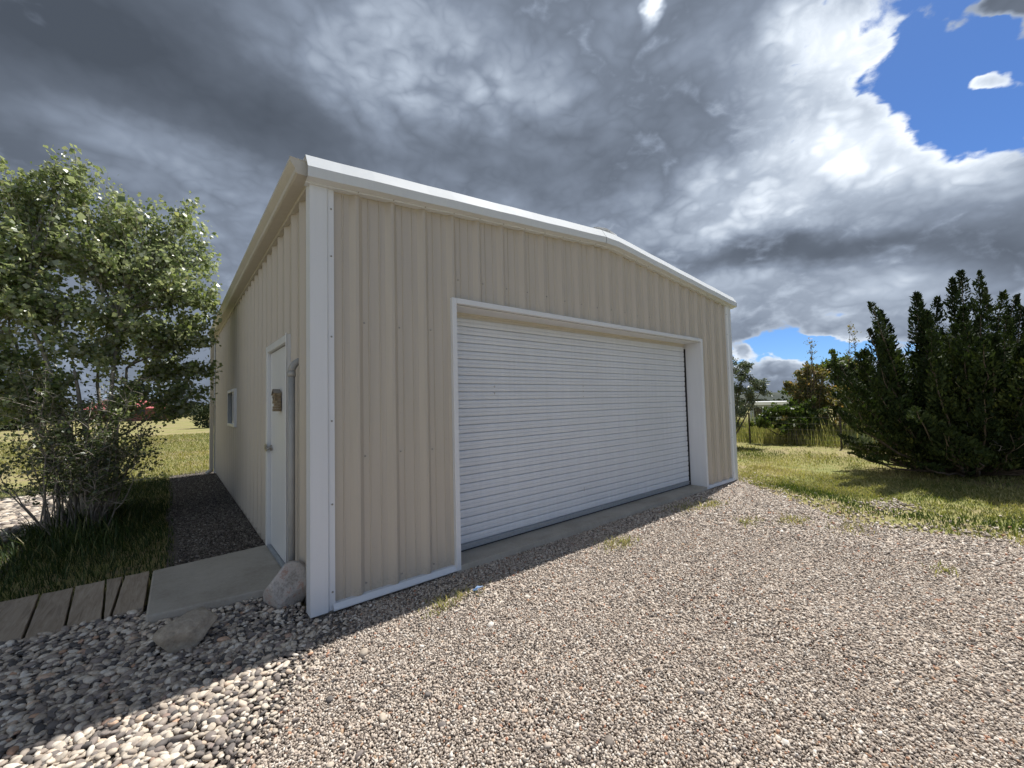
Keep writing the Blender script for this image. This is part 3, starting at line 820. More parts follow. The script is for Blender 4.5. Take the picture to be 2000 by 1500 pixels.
M['bark_grey'] = plain('pale grey bark', (.30, .275, .235), .85, 0, .35, 14, .5, 40)
M['bark_mid'] = plain('grey-brown bark', (.19, .165, .135), .85, 0, .4, 16, .5, 40)
M['bark_dark'] = plain('brown bark', (.13, .10, .075), .9, 0, .4, 18, .6, 50)
M['twig_pale'] = plain('bleached twigs', (.42, .37, .31), .8, 0, .25, 10)
M['cotton_leaf'] = leafy('cottonwood leaves', [(0, (.13, .18, .06)), (.4, (.22, .285, .095)), (.75, (.31, .365, .135)), (.93, (.40, .42, .21)), (1, (.46, .44, .24))], .36, .46, (1.0, 1.05, .6), 1.0, back=(.42, .45, .36))
M['shrub_leaf'] = leafy('shrub leaves', [(0, (.055, .08, .03)), (.6, (.11, .14, .055)), (1, (.19, .20, .09))], .4, .3, spec=.7)
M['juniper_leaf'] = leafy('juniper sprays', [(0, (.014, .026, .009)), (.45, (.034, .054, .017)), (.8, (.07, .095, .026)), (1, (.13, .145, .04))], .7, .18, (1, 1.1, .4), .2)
M['olive_leaf'] = leafy('silver olive leaves', [(0, (.07, .095, .055)), (.5, (.13, .16, .10)), (1, (.24, .27, .20))], .45, .22, (1, 1.1, .6))
M['green_leaf'] = leafy('broad green leaves', [(0, (.045, .075, .02)), (.6, (.10, .14, .035)), (1, (.16, .19, .06))], .45, .35)
M['olive_green'] = leafy('dusty green leaves', [(0, (.07, .10, .035)), (.6, (.14, .17, .07)), (1, (.22, .24, .11))], .5, .35)
M['rust_leaf'] = leafy('rusty shrub leaves', [(0, (.10, .13, .05)), (.45, (.19, .20, .085)), (.8, (.31, .255, .13)), (1, (.42, .28, .16))], .55, .38, (1.1, 1, .4))
M['far_leaf'] = leafy('far juniper crowns', [(0, (.02, .035, .014)), (.6, (.04, .058, .022)), (1, (.07, .09, .035))], .8, .0)

def cottonwood():
    base = np.array([-1.62, 4.95, -.05])
    t = empty('cottonwood_tree', base, 'leafy green cottonwood tree with glinting leaves beside the garage', 'tree')
    B, tips = [], []
    # crown clumps: centre, radius
    clumps = []
    for (x, y, z, r) in ((-1.9, 4.9, 4.7, .42), (-2.1, 4.8, 4.55, .40), (-2.5, 5.0, 4.25, .5), (-1.2, 4.8, 4.25, .45), (-.72, 4.9, 4.4, .38), (-1.5, 5.1, 4.05, .55), (-.55, 4.85, 3.85, .42), (-.46, 4.95, 3.2, .40),
                         (-.75, 4.7, 3.3, .5), (-1.2, 4.7, 3.4, .6), (-1.8, 4.7, 3.6, .6), (-2.3, 4.8, 3.5, .6), (-2.9, 5.0, 3.6, .6), (-3.0, 5.2, 2.9, .6), (-.62, 4.9, 2.55, .45), (-.50, 5.1, 2.05, .38), (-.95, 4.8, 2.5, .5),
                         (-1.4, 4.6, 2.7, .5), (-1.9, 4.6, 2.75, .55), (-2.4, 4.7, 2.7, .55), (-1.0, 5.3, 2.0, .4), (-1.5, 5.5, 3.0, .6), (-2.0, 5.6, 3.8, .6), (-1.6, 4.8, 2.2, .45), (-2.3, 5.0, 2.1, .5), (-2.9, 4.9, 2.2, .5),
                         (-3.4, 5.2, 3.3, .6), (-3.5, 5.2, 2.5, .6), (-1.0, 5.6, 3.6, .5), (-2.7, 5.7, 3.1, .6), (-.55, 5.3, 2.9, .4), (-.9, 5.0, 4.05, .4), (-1.15, 4.95, 1.75, .35), (-2.0, 4.9, 1.8, .4), (-.62, 5.0, 1.72, .26), (-2.6, 4.6, 3.1, .5), (-2.2, 4.9, 4.1, .45), (-1.3, 4.7, 1.55, .32), (-2.3, 4.7, 1.6, .4), (-2.7, 4.8, 1.75, .45), (-3.2, 5.0, 1.9, .45), (-.7, 5.2, 1.5, .26)):
        clumps.append((np.array([x, y, z]), r))
    trunks = []
    for k in range(7):
        a = k * .9 + .3; top = base + np.array([math.cos(a) * .55 - .25, math.sin(a) * .4, 2.4 + rng.uniform(-.4, .8)])
        c = curve(base + np.array([math.cos(a) * .10, math.sin(a) * .10, 0]), top, .02, .10, 9)
        trunks.append(c); B.append((c, .042 + .012 * (k % 3), .016))
    tw = []
    LC, LD = [], []
    for cc, r in clumps:
        # limb from the nearest trunk to the clump
        best = min(((np.linalg.norm(q - cc) + .6 * max(0, q[2] - cc[2] + .3), ti, qi) for ti, tr in enumerate(trunks) for qi, q in enumerate(tr[3:])), key=lambda v: v[0])
        p0 = trunks[best[1]][best[2] + 3]
        c = curve(p0, cc + np.array([0, 0, r * .3]), .04, .14, 7); B.append((c, .017, .005))
        nt = int(20 * (r / .5) ** 2) + 8
        for j in range(nt):
            s = c[rng.integers(2, 7)]
            d = unit(1)[0]; d[2] = abs(d[2]) * .8 + .15 if rng.uniform() < .62 else d[2] * .6
            d /= np.linalg.norm(d)
            e = cc + d * r * rng.uniform(.55, 1.25)
            e[0] = min(e[0], -.24); q = curve(s, e, .02, .10, 5); tw.append((q, .005, .0015))
            nl = int(rng.integers(30, 50))
            ts = rng.uniform(.25, 1.04, nl); idx = np.clip(ts * 4, 0, 3.999).astype(int); fr = ts * 4 - idx
            P = q[idx] * (1 - fr)[:, None] + q[idx + 1] * fr[:, None]
            LC.append(P + rng.normal(0, .050, (nl, 3)))
    # leading shoots that stick out of the crown
    for (x, y, z) in ((-1.90, 4.8, 5.22), (-1.78, 4.85, 5.12), (-2.08, 4.8, 5.10), (-2.12, 4.9, 4.98), (-1.22, 4.8, 4.72), (-.92, 4.85, 4.72), (-.66, 4.85, 4.86), (-.62, 4.9, 4.98), (-.50, 4.9, 4.95), (-.34, 4.9, 4.45), (-.34, 4.9, 4.18), (-2.55, 4.9, 4.85), (-.22, 4.9, 3.62), (-2.45, 4.8, 4.7), (-.28, 4.95, 3.3), (-.2, 5.1, 3.5), (-.45, 4.9, 4.6), (-1.5, 4.9, 4.75), (-.3, 5, 2.3), (-.28, 5.1, 1.95)):
        e = np.array([x, y, z]); s = min((cc for cc, r in clumps), key=lambda q: np.linalg.norm(q - e - np.array([.1 * np.sign(x + 1.7), 0, -.5])))
        q = curve(s, e, .03, .08, 6); tw.append((q, .007, .002))
        nl = 48; ts = rng.uniform(.15, 1.02, nl); idx = np.clip(ts * 5, 0, 4.999).astype(int); fr = ts * 5 - idx
        LC.append(q[idx] * (1 - fr)[:, None] + q[idx + 1] * fr[:, None] + rng.normal(0, .045, (nl, 3)))
    tk = tubes('trunk', B, M['bark_grey'], None, 6); local(t, [tk])
    b = tubes('twigs', tw, M['twig_pale'], None, 3); local(tk, []); b.parent = tk; b.matrix_parent_inverse = Matrix.Identity(4)
    C = np.concatenate(LC); C = C[(C[:, 0] < -.20)]; n = len(C)
    wind = np.array([.55, -.15, 0])
    D = unit(n) * .75 + np.array([0, 0, -.55]) + wind * .5; D /= np.linalg.norm(D, axis=1)[:, None]
    S = unit(n) + np.array([.2, -.2, .7])
    V, F = leaf_quads(C + D * .02, D, S, .055 * np.exp(rng.normal(0, .25, n)), .92, .10)
    o = np_mesh('crown', V, F, M['cotton_leaf'], rng.uniform(0, 1, n)); local(t, [o])
    print('cottonwood leaves', n)
cottonwood()

def twiggy_shrub():
    base = np.array([-1.72, 4.35, -.05])
    t = empty('twiggy_shrub', base, 'sparse twiggy shrub with bleached stems under the cottonwood', 'shrub')
    st, tw, LC = [], [], []
    for k in range(46):
        a = rng.uniform(0, 2 * PI); rr = rng.uniform(.1, .34)
        s = base + np.array([math.cos(a) * rr, math.sin(a) * rr * .8, 0])
        out = rng.uniform(.05, .85) ** 1.3; h = rng.uniform(.8, 1.95) * (1.15 - .4 * out)
        e = s + np.array([math.cos(a) * out + rng.normal(0, .12), math.sin(a) * out * .8, h])
        if e[0] > -.62: e[0] = -.62 - rng.uniform(0, .3)
        c = curve(s, e, .07, .20, 9); st.append((c, rng.uniform(.006, .015), .003))
        for j in range(int(rng.integers(7, 13))):
            p = c[rng.integers(3, 9)]; d = unit(1)[0] * rng.uniform(.14, .42); d[2] = abs(d[2]) * .9
            q = curve(p, p + d, .05, .14, 5); tw.append((q, .0042, .0013))
            for _ in range(2):
                p2 = q[rng.integers(2, 5)]; d2 = unit(1)[0] * rng.uniform(.06, .18); q2 = curve(p2, p2 + d2, .05, .1, 4); tw.append((q2, .0026, .001))
                LC.append(q2[rng.integers(1, 4, 6)] + rng.normal(0, .03, (6, 3)))
            LC.append(q[rng.integers(1, 5, 8)] + rng.normal(0, .035, (8, 3)))
    s = tubes('stems', st, M['bark_mid'], None, 5); w = tubes('twigs', tw, M['twig_pale'], None, 3)
    C = np.concatenate(LC); n = len(C)
    D = unit(n) + np.array([.2, -.1, -.1]); D /= np.linalg.norm(D, axis=1)[:, None]
    V, F = leaf_quads(C, D, unit(n) + np.array([0, 0, .6]), .042 * np.exp(rng.normal(0, .25, n)), .55, .15)
    f = np_mesh('foliage', V, F, M['shrub_leaf'], rng.uniform(0, 1, n))
    local(t, [s, f]); w.parent = s
    print('shrub leaves', n)
twiggy_shrub()

def juniper(name, base, tips, label, rmax=.34, dens=1000, seed=1, spread=1., dead=60):
    base = np.array(base, float)
    t = empty(name, base, label, 'tree', 'junipers near the drive')
    B, LC, LD, RN = [], [], [], []
    for tip in tips:
        tip = np.array(tip, float); hz = tip[2] - base[2]
        hd = tip[:2] - base[:2]
        p1 = base + np.array([hd[0] * .75, hd[1] * .75, hz * .28]); tt = np.linspace(0, 1, 12)[:, None]
        c = (1 - tt) ** 2 * base + 2 * tt * (1 - tt) * p1 + tt ** 2 * tip + rng.normal(0, .02, (12, 3))
        B.append((c, .032, .004))
        n = int(dens * (hz / 3.3) * rng.uniform(.85, 1.15)); 
        ts = np.sqrt(rng.uniform(.07, 1, n)) if False else rng.uniform(.16, 1, n) ** .85
        idx = np.clip(ts * 11, 0, 10.999).astype(int); fr = ts * 11 - idx
        P = c[idx] * (1 - fr)[:, None] + c[idx + 1] * fr[:, None]
        R = rmax * rng.uniform(.75, 1.3) * np.clip((1 - ts) * 1.95, .0, 1) ** .85 + .035
        # side sprays gather in tufts
        nb = max(14, n // 26); ba = rng.uniform(0, 2 * PI, nb); bt = rng.uniform(.16, 1, nb)
        j = np.array([np.argmin(np.abs(bt - v) + rng.uniform(0, .10, nb)) for v in ts])
        rad = R * np.sqrt(rng.uniform(.05, 1, n)); an = ba[j] + rng.normal(0, .42, n)
        out = np.stack([np.cos(an), np.sin(an), np.zeros(n)], 1)
        C = P + out * rad[:, None] + np.array([0, 0, 1]) * (rad * .45)[:, None]
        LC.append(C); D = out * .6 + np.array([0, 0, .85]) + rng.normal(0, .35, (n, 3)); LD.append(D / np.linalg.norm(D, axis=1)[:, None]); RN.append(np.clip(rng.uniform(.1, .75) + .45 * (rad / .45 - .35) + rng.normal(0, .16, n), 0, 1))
    dd = []
    for k in range(dead):
        a = rng.uniform(0, 2 * PI); p = base + np.array([math.cos(a) * .5, math.sin(a) * .5, rng.uniform(.3, 1.4)])
        e = p + np.array([math.cos(a) * rng.uniform(.4, 1.4), math.sin(a) * rng.uniform(.4, 1.4), rng.uniform(-.15, .5)])
        dd.append((curve(p, e, .03, .18, 6), .012, .003))
    tr = tubes('trunk', B, M['bark_dark'], None, 6); db = [tubes('dead_branches', dd, M['twig_pale'], None, 4)] if dd else []
    C, D = np.concatenate(LC), np.concatenate(LD); n = len(C)
    V, F = leaf_quads(C, D, unit(n), .062 * np.exp(rng.normal(0, .35, n)), .42, .2)
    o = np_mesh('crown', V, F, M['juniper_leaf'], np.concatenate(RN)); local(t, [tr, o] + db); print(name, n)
JB = (10.95, -2.85, -.05)
# crown tips laid out over the spreading top (x, y, z); right = (cos yaw, -sin yaw)
JFILL = []
for k in range(130):
    a_ = rng.uniform(0, 2 * PI); q_ = math.sqrt(rng.uniform(.12, 1)); s_ = 2.5 * q_ * math.cos(a_); d_ = 1.7 * q_ * math.sin(a_)
    top_ = 3.55 * (1 - .52 * (abs(s_) / 2.6) ** 2.2) * (1 - .45 * (abs(d_) / 1.8) ** 2)
    JFILL.append((s_, d_, max(.35, top_ * (rng.uniform(.55, .98) if k < 70 else rng.uniform(.10, .5)))))
JFILL = tuple(JFILL)
rx, ry = math.cos(YAW), -math.sin(YAW); fx, fy = math.sin(YAW), math.cos(YAW)
tips = []
for (s, dpt, z) in ((-1.75, 0, 3.30), (-2.05, -.2, 2.75), (-1.45, .3, 2.9), (-1.0, -.1, 3.42), (-1.15, .5, 3.25), (-.62, .2, 3.50), (-.35, -.3, 3.15), (-.05, .1, 3.74), (.28, -.05, 3.86), (.42, .35, 3.95), (.1, .6, 3.5), (.75, -.2, 3.35), (1.0, .2, 3.48), (1.35, -.1, 3.15),
                    (1.7, .3, 2.95), (2.05, 0, 2.6), (-2.35, .1, 2.1), (-2.45, .0, 1.6), (-2.2, -.5, 1.75), (-1.6, -.9, 2.1), (-.9, -1.1, 2.35), (-.2, -1.2, 2.5), (.5, -1.15, 2.4), (1.2, -1.0, 2.2), (1.9, -.7, 1.9), (-1.9, .8, 2.2), (-.6, 1.2, 2.6), (.6, 1.3, 2.7), (1.6, .9, 2.4),
                    (-1.3, -.6, 2.65), (-.5, -.7, 2.85), (.2, -.75, 3.0), (.95, -.7, 2.75), (2.4, .1, 1.9), (-1.9, -.5, 1.25), (-1.2, -1.35, 1.5), (-.3, -1.6, 1.6), (.6, -1.5, 1.5), (1.5, -1.2, 1.4), (-.85, .1, 3.1), (.6, .1, 3.55), (-2.55, -.1, 1.25), (2.2, -.6, 1.3)) + JFILL:
    tips.append((JB[0] + rx * s + fx * dpt, JB[1] + ry * s + fy * dpt, z))
juniper('juniper_tree', JB, tips, 'big dark spreading juniper with many pointed tops, right of the drive', .36, 1900)
E2 = (11.6, -4.15, -.05)
juniper('juniper_tree', E2, [(E2[0] + rx * s + fx * d, E2[1] + ry * s + fy * d, z) for s, d, z in ((-.25, 0, 2.75), (.1, .1, 3.0), (-.6, -.2, 2.2), (.45, 0, 2.8), (-.1, -.5, 2.3), (.4, -.5, 2.2), (.9, 0, 2.4), (-.75, .2, 1.6), (-.35, -.6, 1.5), (.9, -.4, 1.6))],
        'lighter green juniper at the photo edge, in front of the big dark one', .40, 1900, dead=0)

def bush(name, base, clumps, leafmat, label, cat, size, asp, per, lim=(.03, .008), bark='bark_dark', up=.2, group=None, sprig=.5, spread=1.0, twn=9):
    """stems from the base to leafy clumps (cx,cy,cz,r); leaves sit on short twigs inside each clump"""
    base = np.array(base, float); t = empty(name, base, label, cat, group)
    B, LC, LD = [], [], []
    for cx, cy, cz, r in clumps:
        cc = np.array([cx, cy, cz], float)
        B.append((curve(base + rng.normal(0, .05, 3) * np.array([1, 1, 0]), cc, .03, .10, 8), lim[0], lim[1]))
        for j in range(twn):
            d = unit(1)[0]; d[2] = d[2] * .7 + sprig * .4; d /= np.linalg.norm(d)
            e = cc + d * r * rng.uniform(.6, 1.25); q = curve(cc - d * r * .2, e, .03, .12, 5); B.append((q, lim[1] * .7, lim[1] * .25))
            nl = max(3, int(per * rng.uniform(.7, 1.3) / twn)); k = rng.integers(1, 5, nl)
            LC.append(q[k] + rng.normal(0, .085 * r * spread + .018, (nl, 3)))
            LD.append(np.tile(d, (nl, 1)) * .6 + unit(nl) * .7 + np.array([0, 0, up]))
    st = tubes('stems' if cat != 'tree' else 'trunk', B, M[bark], None, 4)
    C, D = np.concatenate(LC), np.concatenate(LD); D /= np.linalg.norm(D, axis=1)[:, None]; n = len(C)
    V, F = leaf_quads(C, D, unit(n) + np.array([0, 0, .6]), size * np.exp(rng.normal(0, .25, n)), asp, .18)
    o = np_mesh('crown' if cat == 'tree' else 'foliage', V, F, leafmat, rng.uniform(0, 1, n))
    local(t, [st, o]); print(name, n); return t

def rel(base, s, d, z, r): return (base[0] + rx * s + fx * d, base[1] + ry * s + fy * d, z, r)
OB = (12.95, 2.45, -.05)
bush('silver_olive_tree', OB, [rel(OB, *c) for c in ((-.3, 0, 2.75, .40), (-.1, .1, 2.95, .32), (.15, 0, 2.35, .45), (.6, .1, 2.15, .38), (.95, 0, 1.95, .32), (1.2, .1, 1.75, .25), (.75, .1, 2.5, .22), (-.3, .2, 2.1, .5), (.3, -.1, 1.75, .45), (.75, 0, 1.5, .35), (-.3, 0, 1.4, .5), (.2, 0, 1.1, .4), (.5, .1, .95, .3), (-.6, 0, 1.7, .5), (-.7, .2, 2.5, .45), (.1, 0, .6, .3), (-.4, 0, .8, .4))],
     M['olive_leaf'], 'silvery grey-green tree at the garage corner before the wire fence', 'tree', .085, .32, 800, (.03, .008), 'bark_dark', -.1)
GB = (15.3, 1.35, -.05)
bush('broad_leaf_shrub', GB, [rel(GB, *c) for c in ((-.7, 0, .85, .35), (-.3, 0, 1.0, .38), (.1, .1, 1.05, .4), (.5, 0, .95, .4), (-1.1, 0, .6, .3), (-.5, -.3, .55, .4), (.2, -.3, .55, .4), (.8, 0, .7, .35))],
     M['green_leaf'], 'low bright green leafy shrub behind the wire fence', 'shrub', .10, .65, 700)
RB = (16.6, 1.1, -.05)
bush('rust_leaved_shrub', RB, [rel(RB, *c) for c in ((-.9, 0, .7, .4), (.3, -.1, .7, .45), (-.4, -.1, .6, .4), (-.5, 0, 1.5, .42), (-.2, 0, 1.95, .40), (.2, 0, 1.75, .45), (-.7, .1, 1.05, .4), (0, -.1, 1.1, .5), (.45, 0, 1.3, .45), (-.1, .1, 2.3, .30), (-.75, 0, 1.9, .25), (.2, 0, 2.25, .3))],
     M['rust_leaf'], 'tall loose shrub with rusty leaves and bare tops behind the fence', 'shrub', .085, .55, 560, (.022, .006), 'bark_dark', .2)
RB2 = (16.4, -.15, -.05)
bush('rust_leaved_shrub', RB2, [rel(RB2, *c) for c in ((-.35, 0, 1.3, .45), (0, 0, 1.5, .5), (.4, 0, 1.3, .45), (-.3, 0, .8, .4), (.2, 0, .8, .5))],
     M['rust_leaf'], 'orange-brown shrub between the fence post and the dark juniper', 'shrub', .085, .55, 600, (.022, .006), 'bark_dark', .2)
KB = (18.0, .75, -.05)
bush('round_green_tree', KB, [rel(KB, *c) for c in ((-1.3, 0, 1.6, .5), (-1.4, 0, 1.0, .5), (1.3, .2, 2.2, .6), (1.5, .1, 1.4, .6), (-.9, 0, 2.0, .5), (-.4, 0, 2.45, .5), (.1, 0, 2.6, .5), (.6, 0, 2.5, .5), (-.6, 0, 1.5, .6), (.2, 0, 1.8, .7), (.9, 0, 1.8, .6), (-.2, -.3, 1.2, .6), (.6, -.2, 1.1, .6))],
     M['olive_green'], 'dusty green round-topped tree behind the rusty shrubs', 'tree', .12, .6, 850)
for (bx, by, h, w, lab) in ((16.2, 1.0, 3.35, .34, 'thin leggy sapling with sparse leaves rising above the rusty shrub'), (16.9, .02, 3.75, .34, 'taller thin sapling with sparse leaves beside the dark juniper')):
    SB = (bx, by, -.05); cl = []
    for k in range(11): 
        u = .45 + .55 * k / 10; cl.append(rel(SB, rng.normal(0, w * .45) * (1.15 - u * .6) + .1 * u, rng.normal(0, .1), h * u, .17))
    bush('thin_sapling', SB, cl, M['rust_leaf'], lab, 'sapling', .07, .5, 26, (.016, .005), 'bark_dark', .3, 'thin saplings behind the fence', 1.4, 1.6, 5)

# wire fence with steel posts
FP = [(14.55, 4.9), (14.38, 2.37), (14.36, -.12), (14.34, -2.6), (14.3, -5.1), (14.25, -7.6)]
fe = empty('wire_fence', (14.38, 2.37, -.05), 'wire mesh fence on thin dark steel posts along the tall weeds', 'fence')
kids = []
M['post'] = plain('dark steel post', (.05, .045, .04), .7, .3, .3)
M['wire'] = plain('fence wire', (.20, .19, .18), .5, .6)
for x, y in FP:
    m = MB(); h = .98 + random.uniform(-.03, .04); m.box(x - .018, x + .018, y - .022, y + .022, -.1, h); m.box(x + .018, x + .04, y - .005, y + .005, -.1, h)
    kids.append(m.build('post', M['post']))
for x, y in ((14.6, 1.19), (14.37, 1.0), (14.36, -1.3)):
    m = MB(); m.tube([(x, y, -.1), (x + .01, y + .01, .42)], .014, 6); kids.append(m.build('stake', M['post']))
m = MB()
for (x0, y0), (x1, y1) in zip(FP, FP[1:]):
    for z in (.06, .18, .32, .48, .66, .86): m.tube([(x0 - .02, y0, z), ((x0 + x1) / 2 - .02, (y0 + y1) / 2, z - .012), (x1 - .02, y1, z)], .0035, 4, False)
    nv = int(abs(y1 - y0) / .16)
    for k in range(nv):
        t = k / nv; x, y = x0 + (x1 - x0) * t - .02, y0 + (y1 - y0) * t; m.tube([(x, y, .06), (x, y, .86)], .0022, 3, False)
kids.append(m.build('wire_mesh', M['wire'])); local(fe, kids)

# grasses
def blades(name, x, y, h, w, lean, mat, label, cat, z0=-.05, bend=.5, rnd=None, kind='stuff'):
    n = len(x); a = rng.uniform(0, 2 * PI, n)
    d = np.stack([np.cos(a), np.sin(a)], 1) * (lean * h)[:, None] + np.array([-.12, .02]) * h[:, None]
    s = np.stack([-np.sin(a), np.cos(a)], 1) * (w / 2)[:, None]
    b = np.stack([x, y], 1); z0 = np.full(n, z0) if np.isscalar(z0) else z0
    def p(q, z): return np.concatenate([q, z[:, None]], 1)
    V = np.stack([p(b - s, z0), p(b + s, z0), p(b + d * .35 + s * .8, z0 + h * .6), p(b + d * .35 - s * .8, z0 + h * .6), p(b + d + s * .12, z0 + h), p(b + d - s * .12, z0 + h)], 1).reshape(-1, 3)
    i = np.arange(n)[:, None] * 6
    F = np.stack([i + np.array([0, 1, 2, 3]), i + np.array([3, 2, 4, 5])], 1).reshape(-1, 4)
    r = rng.uniform(0, 1, n) if rnd is None else rnd
    o = np_mesh(name, V, F, mat, np.repeat(r, 2)); print(name, n)
    return tag(o, label, cat, kind=kind)
GR = [(0, (.05, .085, .02)), (.25, (.10, .14, .04)), (.5, (.21, .22, .075)), (.72, (.36, .33, .145)), (1, (.54, .47, .26))]
M['grass'] = leafy('meadow grass', GR, .55, .3, (1, 1.1, .4), .25)
M['dgrass'] = leafy('rank green grass', [(0, (.02, .04, .010)), (.6, (.05, .085, .022)), (.88, (.11, .13, .04)), (1, (.34, .29, .14))], .5, .25, (1, 1.1, .4), .25)
M['weed'] = leafy('tall yellow weeds', [(0, (.14, .18, .06)), (.4, (.27, .29, .11)), (.75, (.42, .39, .18)), (1, (.56, .48, .27))], .6, .45, (1, 1, .6), .2)

def grass_right():
    x = np.concatenate([rng.uniform(5.4, 9.5, 90000), rng.uniform(7.2, 14.6, 120000)]); y = np.concatenate([rng.uniform(-5.5, .5, 90000), rng.uniform(-7, 6.5, 120000)])
    e = np.interp(y, [-7, -5, -3.05, -2.43, -1.9, -1.15, .05, 7], [9, 7.2, 5.85, 5.62, 5.74, 6.35, 7.5, 7.6]) + .38 * fbm(x, y, 1.9, 3)
    f = fbm(x, y, .9, 11); g = fbm(x, y, 2.6, 12)
    bare = np.exp(-(((x - 6.97) / .38) ** 2 + ((y + 2.2) / .22) ** 2)) + .9 * np.exp(-(((x - 13.6) / .75) ** 2)) + .5 * np.exp(-(((x - 12.6) / 1.3) ** 2 + ((y - .3) / .8) ** 2))
    dens = np.clip(.58 + .40 * f + .35 * g - .9 * bare, .04, 1) * smooth01((x - e) / 1.0 + .30) * np.where(x - e < .7, .75, 1)
    lush = np.exp(-(((x - e - .75) / .55) ** 2)) * smooth01((-y - .4) / .5) 
    k = (rng.uniform(0, 1, len(x)) < dens) ; x, y, f, g, lush = x[k], y[k], f[k], g[k], lush[k]
    straw = np.exp(-(((x - 9.3) / 1.5) ** 2 + ((y + .3) / .65) ** 2)) + .5 * np.exp(-(((x - 7.6) / .8) ** 2 + ((y + .9) / .3) ** 2))
    r = np.clip(.57 + .28 * g - .20 * f - .50 * lush + .40 * straw + rng.normal(0, .17, len(x)), 0, 1)
    h = (.030 + .022 * np.clip(lush * (.6 + .8 * g), 0, 1) + .012 * np.clip(f, -1, 1)) * np.exp(rng.normal(0, .35, len(x)))
    blades('meadow_grass', x, y, h, .007 + .16 * h * .6, rng.uniform(.2, 1.0, len(x)), M['grass'], 'patchy mown grass with straw between the gravel and the fence', 'grass', rnd=r)
    # small tufts growing in the gravel
    X, Y = [], []
    for (cx, cy, s, n) in ((5.27, -.5, .16, 260), (4.75, -1.2, .12, 160), (5.2, -1.55, .15, 240), (4.9, -.32, .2, 160), (2.96, -.57, .13, 220), (1.0, -.42, .12, 130), (.78, -.5, .08, 80), (6.0, -3.4, .12, 120), (5.35, -2.1, .2, 160), (4.4, -2.9, .08, 50)):
        X.append(cx + rng.normal(0, s, n)); Y.append(cy + rng.normal(0, s * .5, n))
    x, y = np.concatenate(X), np.concatenate(Y); k = y < -.06; x, y = x[k], y[k]; h = .035 * np.exp(rng.normal(0, .35, len(x)))
    blades('gravel_weeds', x, y, h, .006 + h * .05, rng.uniform(.3, 1.1, len(x)), M['weed'], 'small dry weeds sprouting through the drive gravel', 'weeds', -.035, rnd=rng.uniform(.3, 1, len(x)))
grass_right()
def weeds():
    n = 26000; x = 14.5 + rng.uniform(0, 1, n) ** 1.2 * 5.0; y = rng.uniform(-7, 7, n)
    f = fbm(x, y, 1.3, 31); k = rng.uniform(0, 1, n) < .75 + .3 * f; x, y, f = x[k], y[k], f[k]; n = len(x)
    h = (.42 + .13 * f) * np.exp(rng.normal(0, .3, n)) * np.clip(.55 + (x - 14.5) / 1.6, .5, 1.25)
    blades('tall_weeds', x, y, h, .010 + .018 * rng.uniform(0, 1, n), rng.uniform(.05, .45, n), M['weed'], 'tall yellow-green weeds growing behind the wire fence', 'weeds', rnd=np.clip(.45 + .3 * f + rng.normal(0, .2, n), 0, 1))
weeds()
def grass_left():
    # rank grass round the cottonwood, between planks and path
    n = 42000; x = rng.uniform(-3.6, -.78, n); y = rng.uniform(1.83, 10.0, n)
    pe = -.80 - .05 * np.sin(y * 1.7) + rng.normal(0, .05, n)
    le = -2.15 + .2 * np.sin(y * 1.3) - .25 * smooth01((3.6 - y) / 1.2)
    k = (x < pe) & ((x > le + rng.normal(0, .15, n)) | (y > 8.2)) & (rng.uniform(0, 1, n) < .8); x, y = x[k], y[k]; n = len(x)
    tall = np.exp(-(((x + 1.7) / .65) ** 2 + ((y - 4.6) / 1.3) ** 2))
    h = (.05 + .17 * tall + .02 * fbm(x, y, 2., 5)) * np.exp(rng.normal(0, .35, n)); h = np.clip(h, .02, .6)
    blades('rank_grass', x, y, h, .006 + .022 * h, rng.uniform(.2, .95, n), M['dgrass'], 'dark rank grass round the cottonwood stems, between planks and path', 'grass')
    n = 90000; x = rng.uniform(-9, 3.5, n); y = 9.0 + rng.uniform(0, 1, n) ** 1.6 * 22
    k = ~((x > -.1) & (y < 9.5)) & ~((x > -.9) & (x < -.0) & (y < 9.55)) & (x > -1.6 - (y - 9) * .55) & (x < .2 + (y - 9) * .1); x, y = x[k], y[k]; n = len(x)
    g = fbm(x, y, 1.1, 41); h = (.045 + .015 * g) * np.exp(rng.normal(0, .35, n))
    blades('field_grass', x, y, h, .008 + .14 * h * (y / 14), rng.uniform(.2, 1, n), M['grass'], 'sunlit mown field grass stretching away behind the garage', 'grass', rnd=np.clip(.6 + .22 * g + rng.normal(0, .16, n), 0, 1))
grass_left()

# yucca clump by the fence
def yucca():
    base = np.array([14.55, -.52, -.05]); t = empty('yucca_plant', base, 'spiky grey-green yucca clump at the foot of the fence', 'plant')
    n = 260; a = rng.uniform(0, 2 * PI, n); el = rng.uniform(.25, 1.45, n); L = rng.uniform(.35, .62, n)
    d = np.stack([np.cos(a) * np.cos(el), np.sin(a) * np.cos(el), np.sin(el)], 1); s = np.stack([-np.sin(a), np.cos(a), np.zeros(n)], 1) * .012
    off = np.stack([rng.normal(0, .11, n), rng.normal(0, .11, n), np.full(n, 0.)], 1); b = base + off
    V = np.stack([b - s, b + s, b + d * L[:, None] * .6 + s, b + d * L[:, None], b + d * L[:, None] * .6 - s], 1).reshape(-1, 3)
    o = np_mesh('foliage', V, np.arange(n * 5).reshape(-1, 5), M['olive_leaf'], rng.uniform(0, .8, n))
    m = MB(); 
    for k in range(7):
        p = base + np.array([-.15 + rng.normal(0, .08), -.12 + rng.normal(0, .2), .04]); q = p + np.array([rng.normal(0, .15), rng.normal(0, .25), rng.uniform(0, .06)]); m.tube([p, (p + q) / 2 + np.array([0, 0, .03]), q], .009, 5)
    w = m.build('dead_leaves', M['twig_pale']); local(t, [o, w])
yucca()

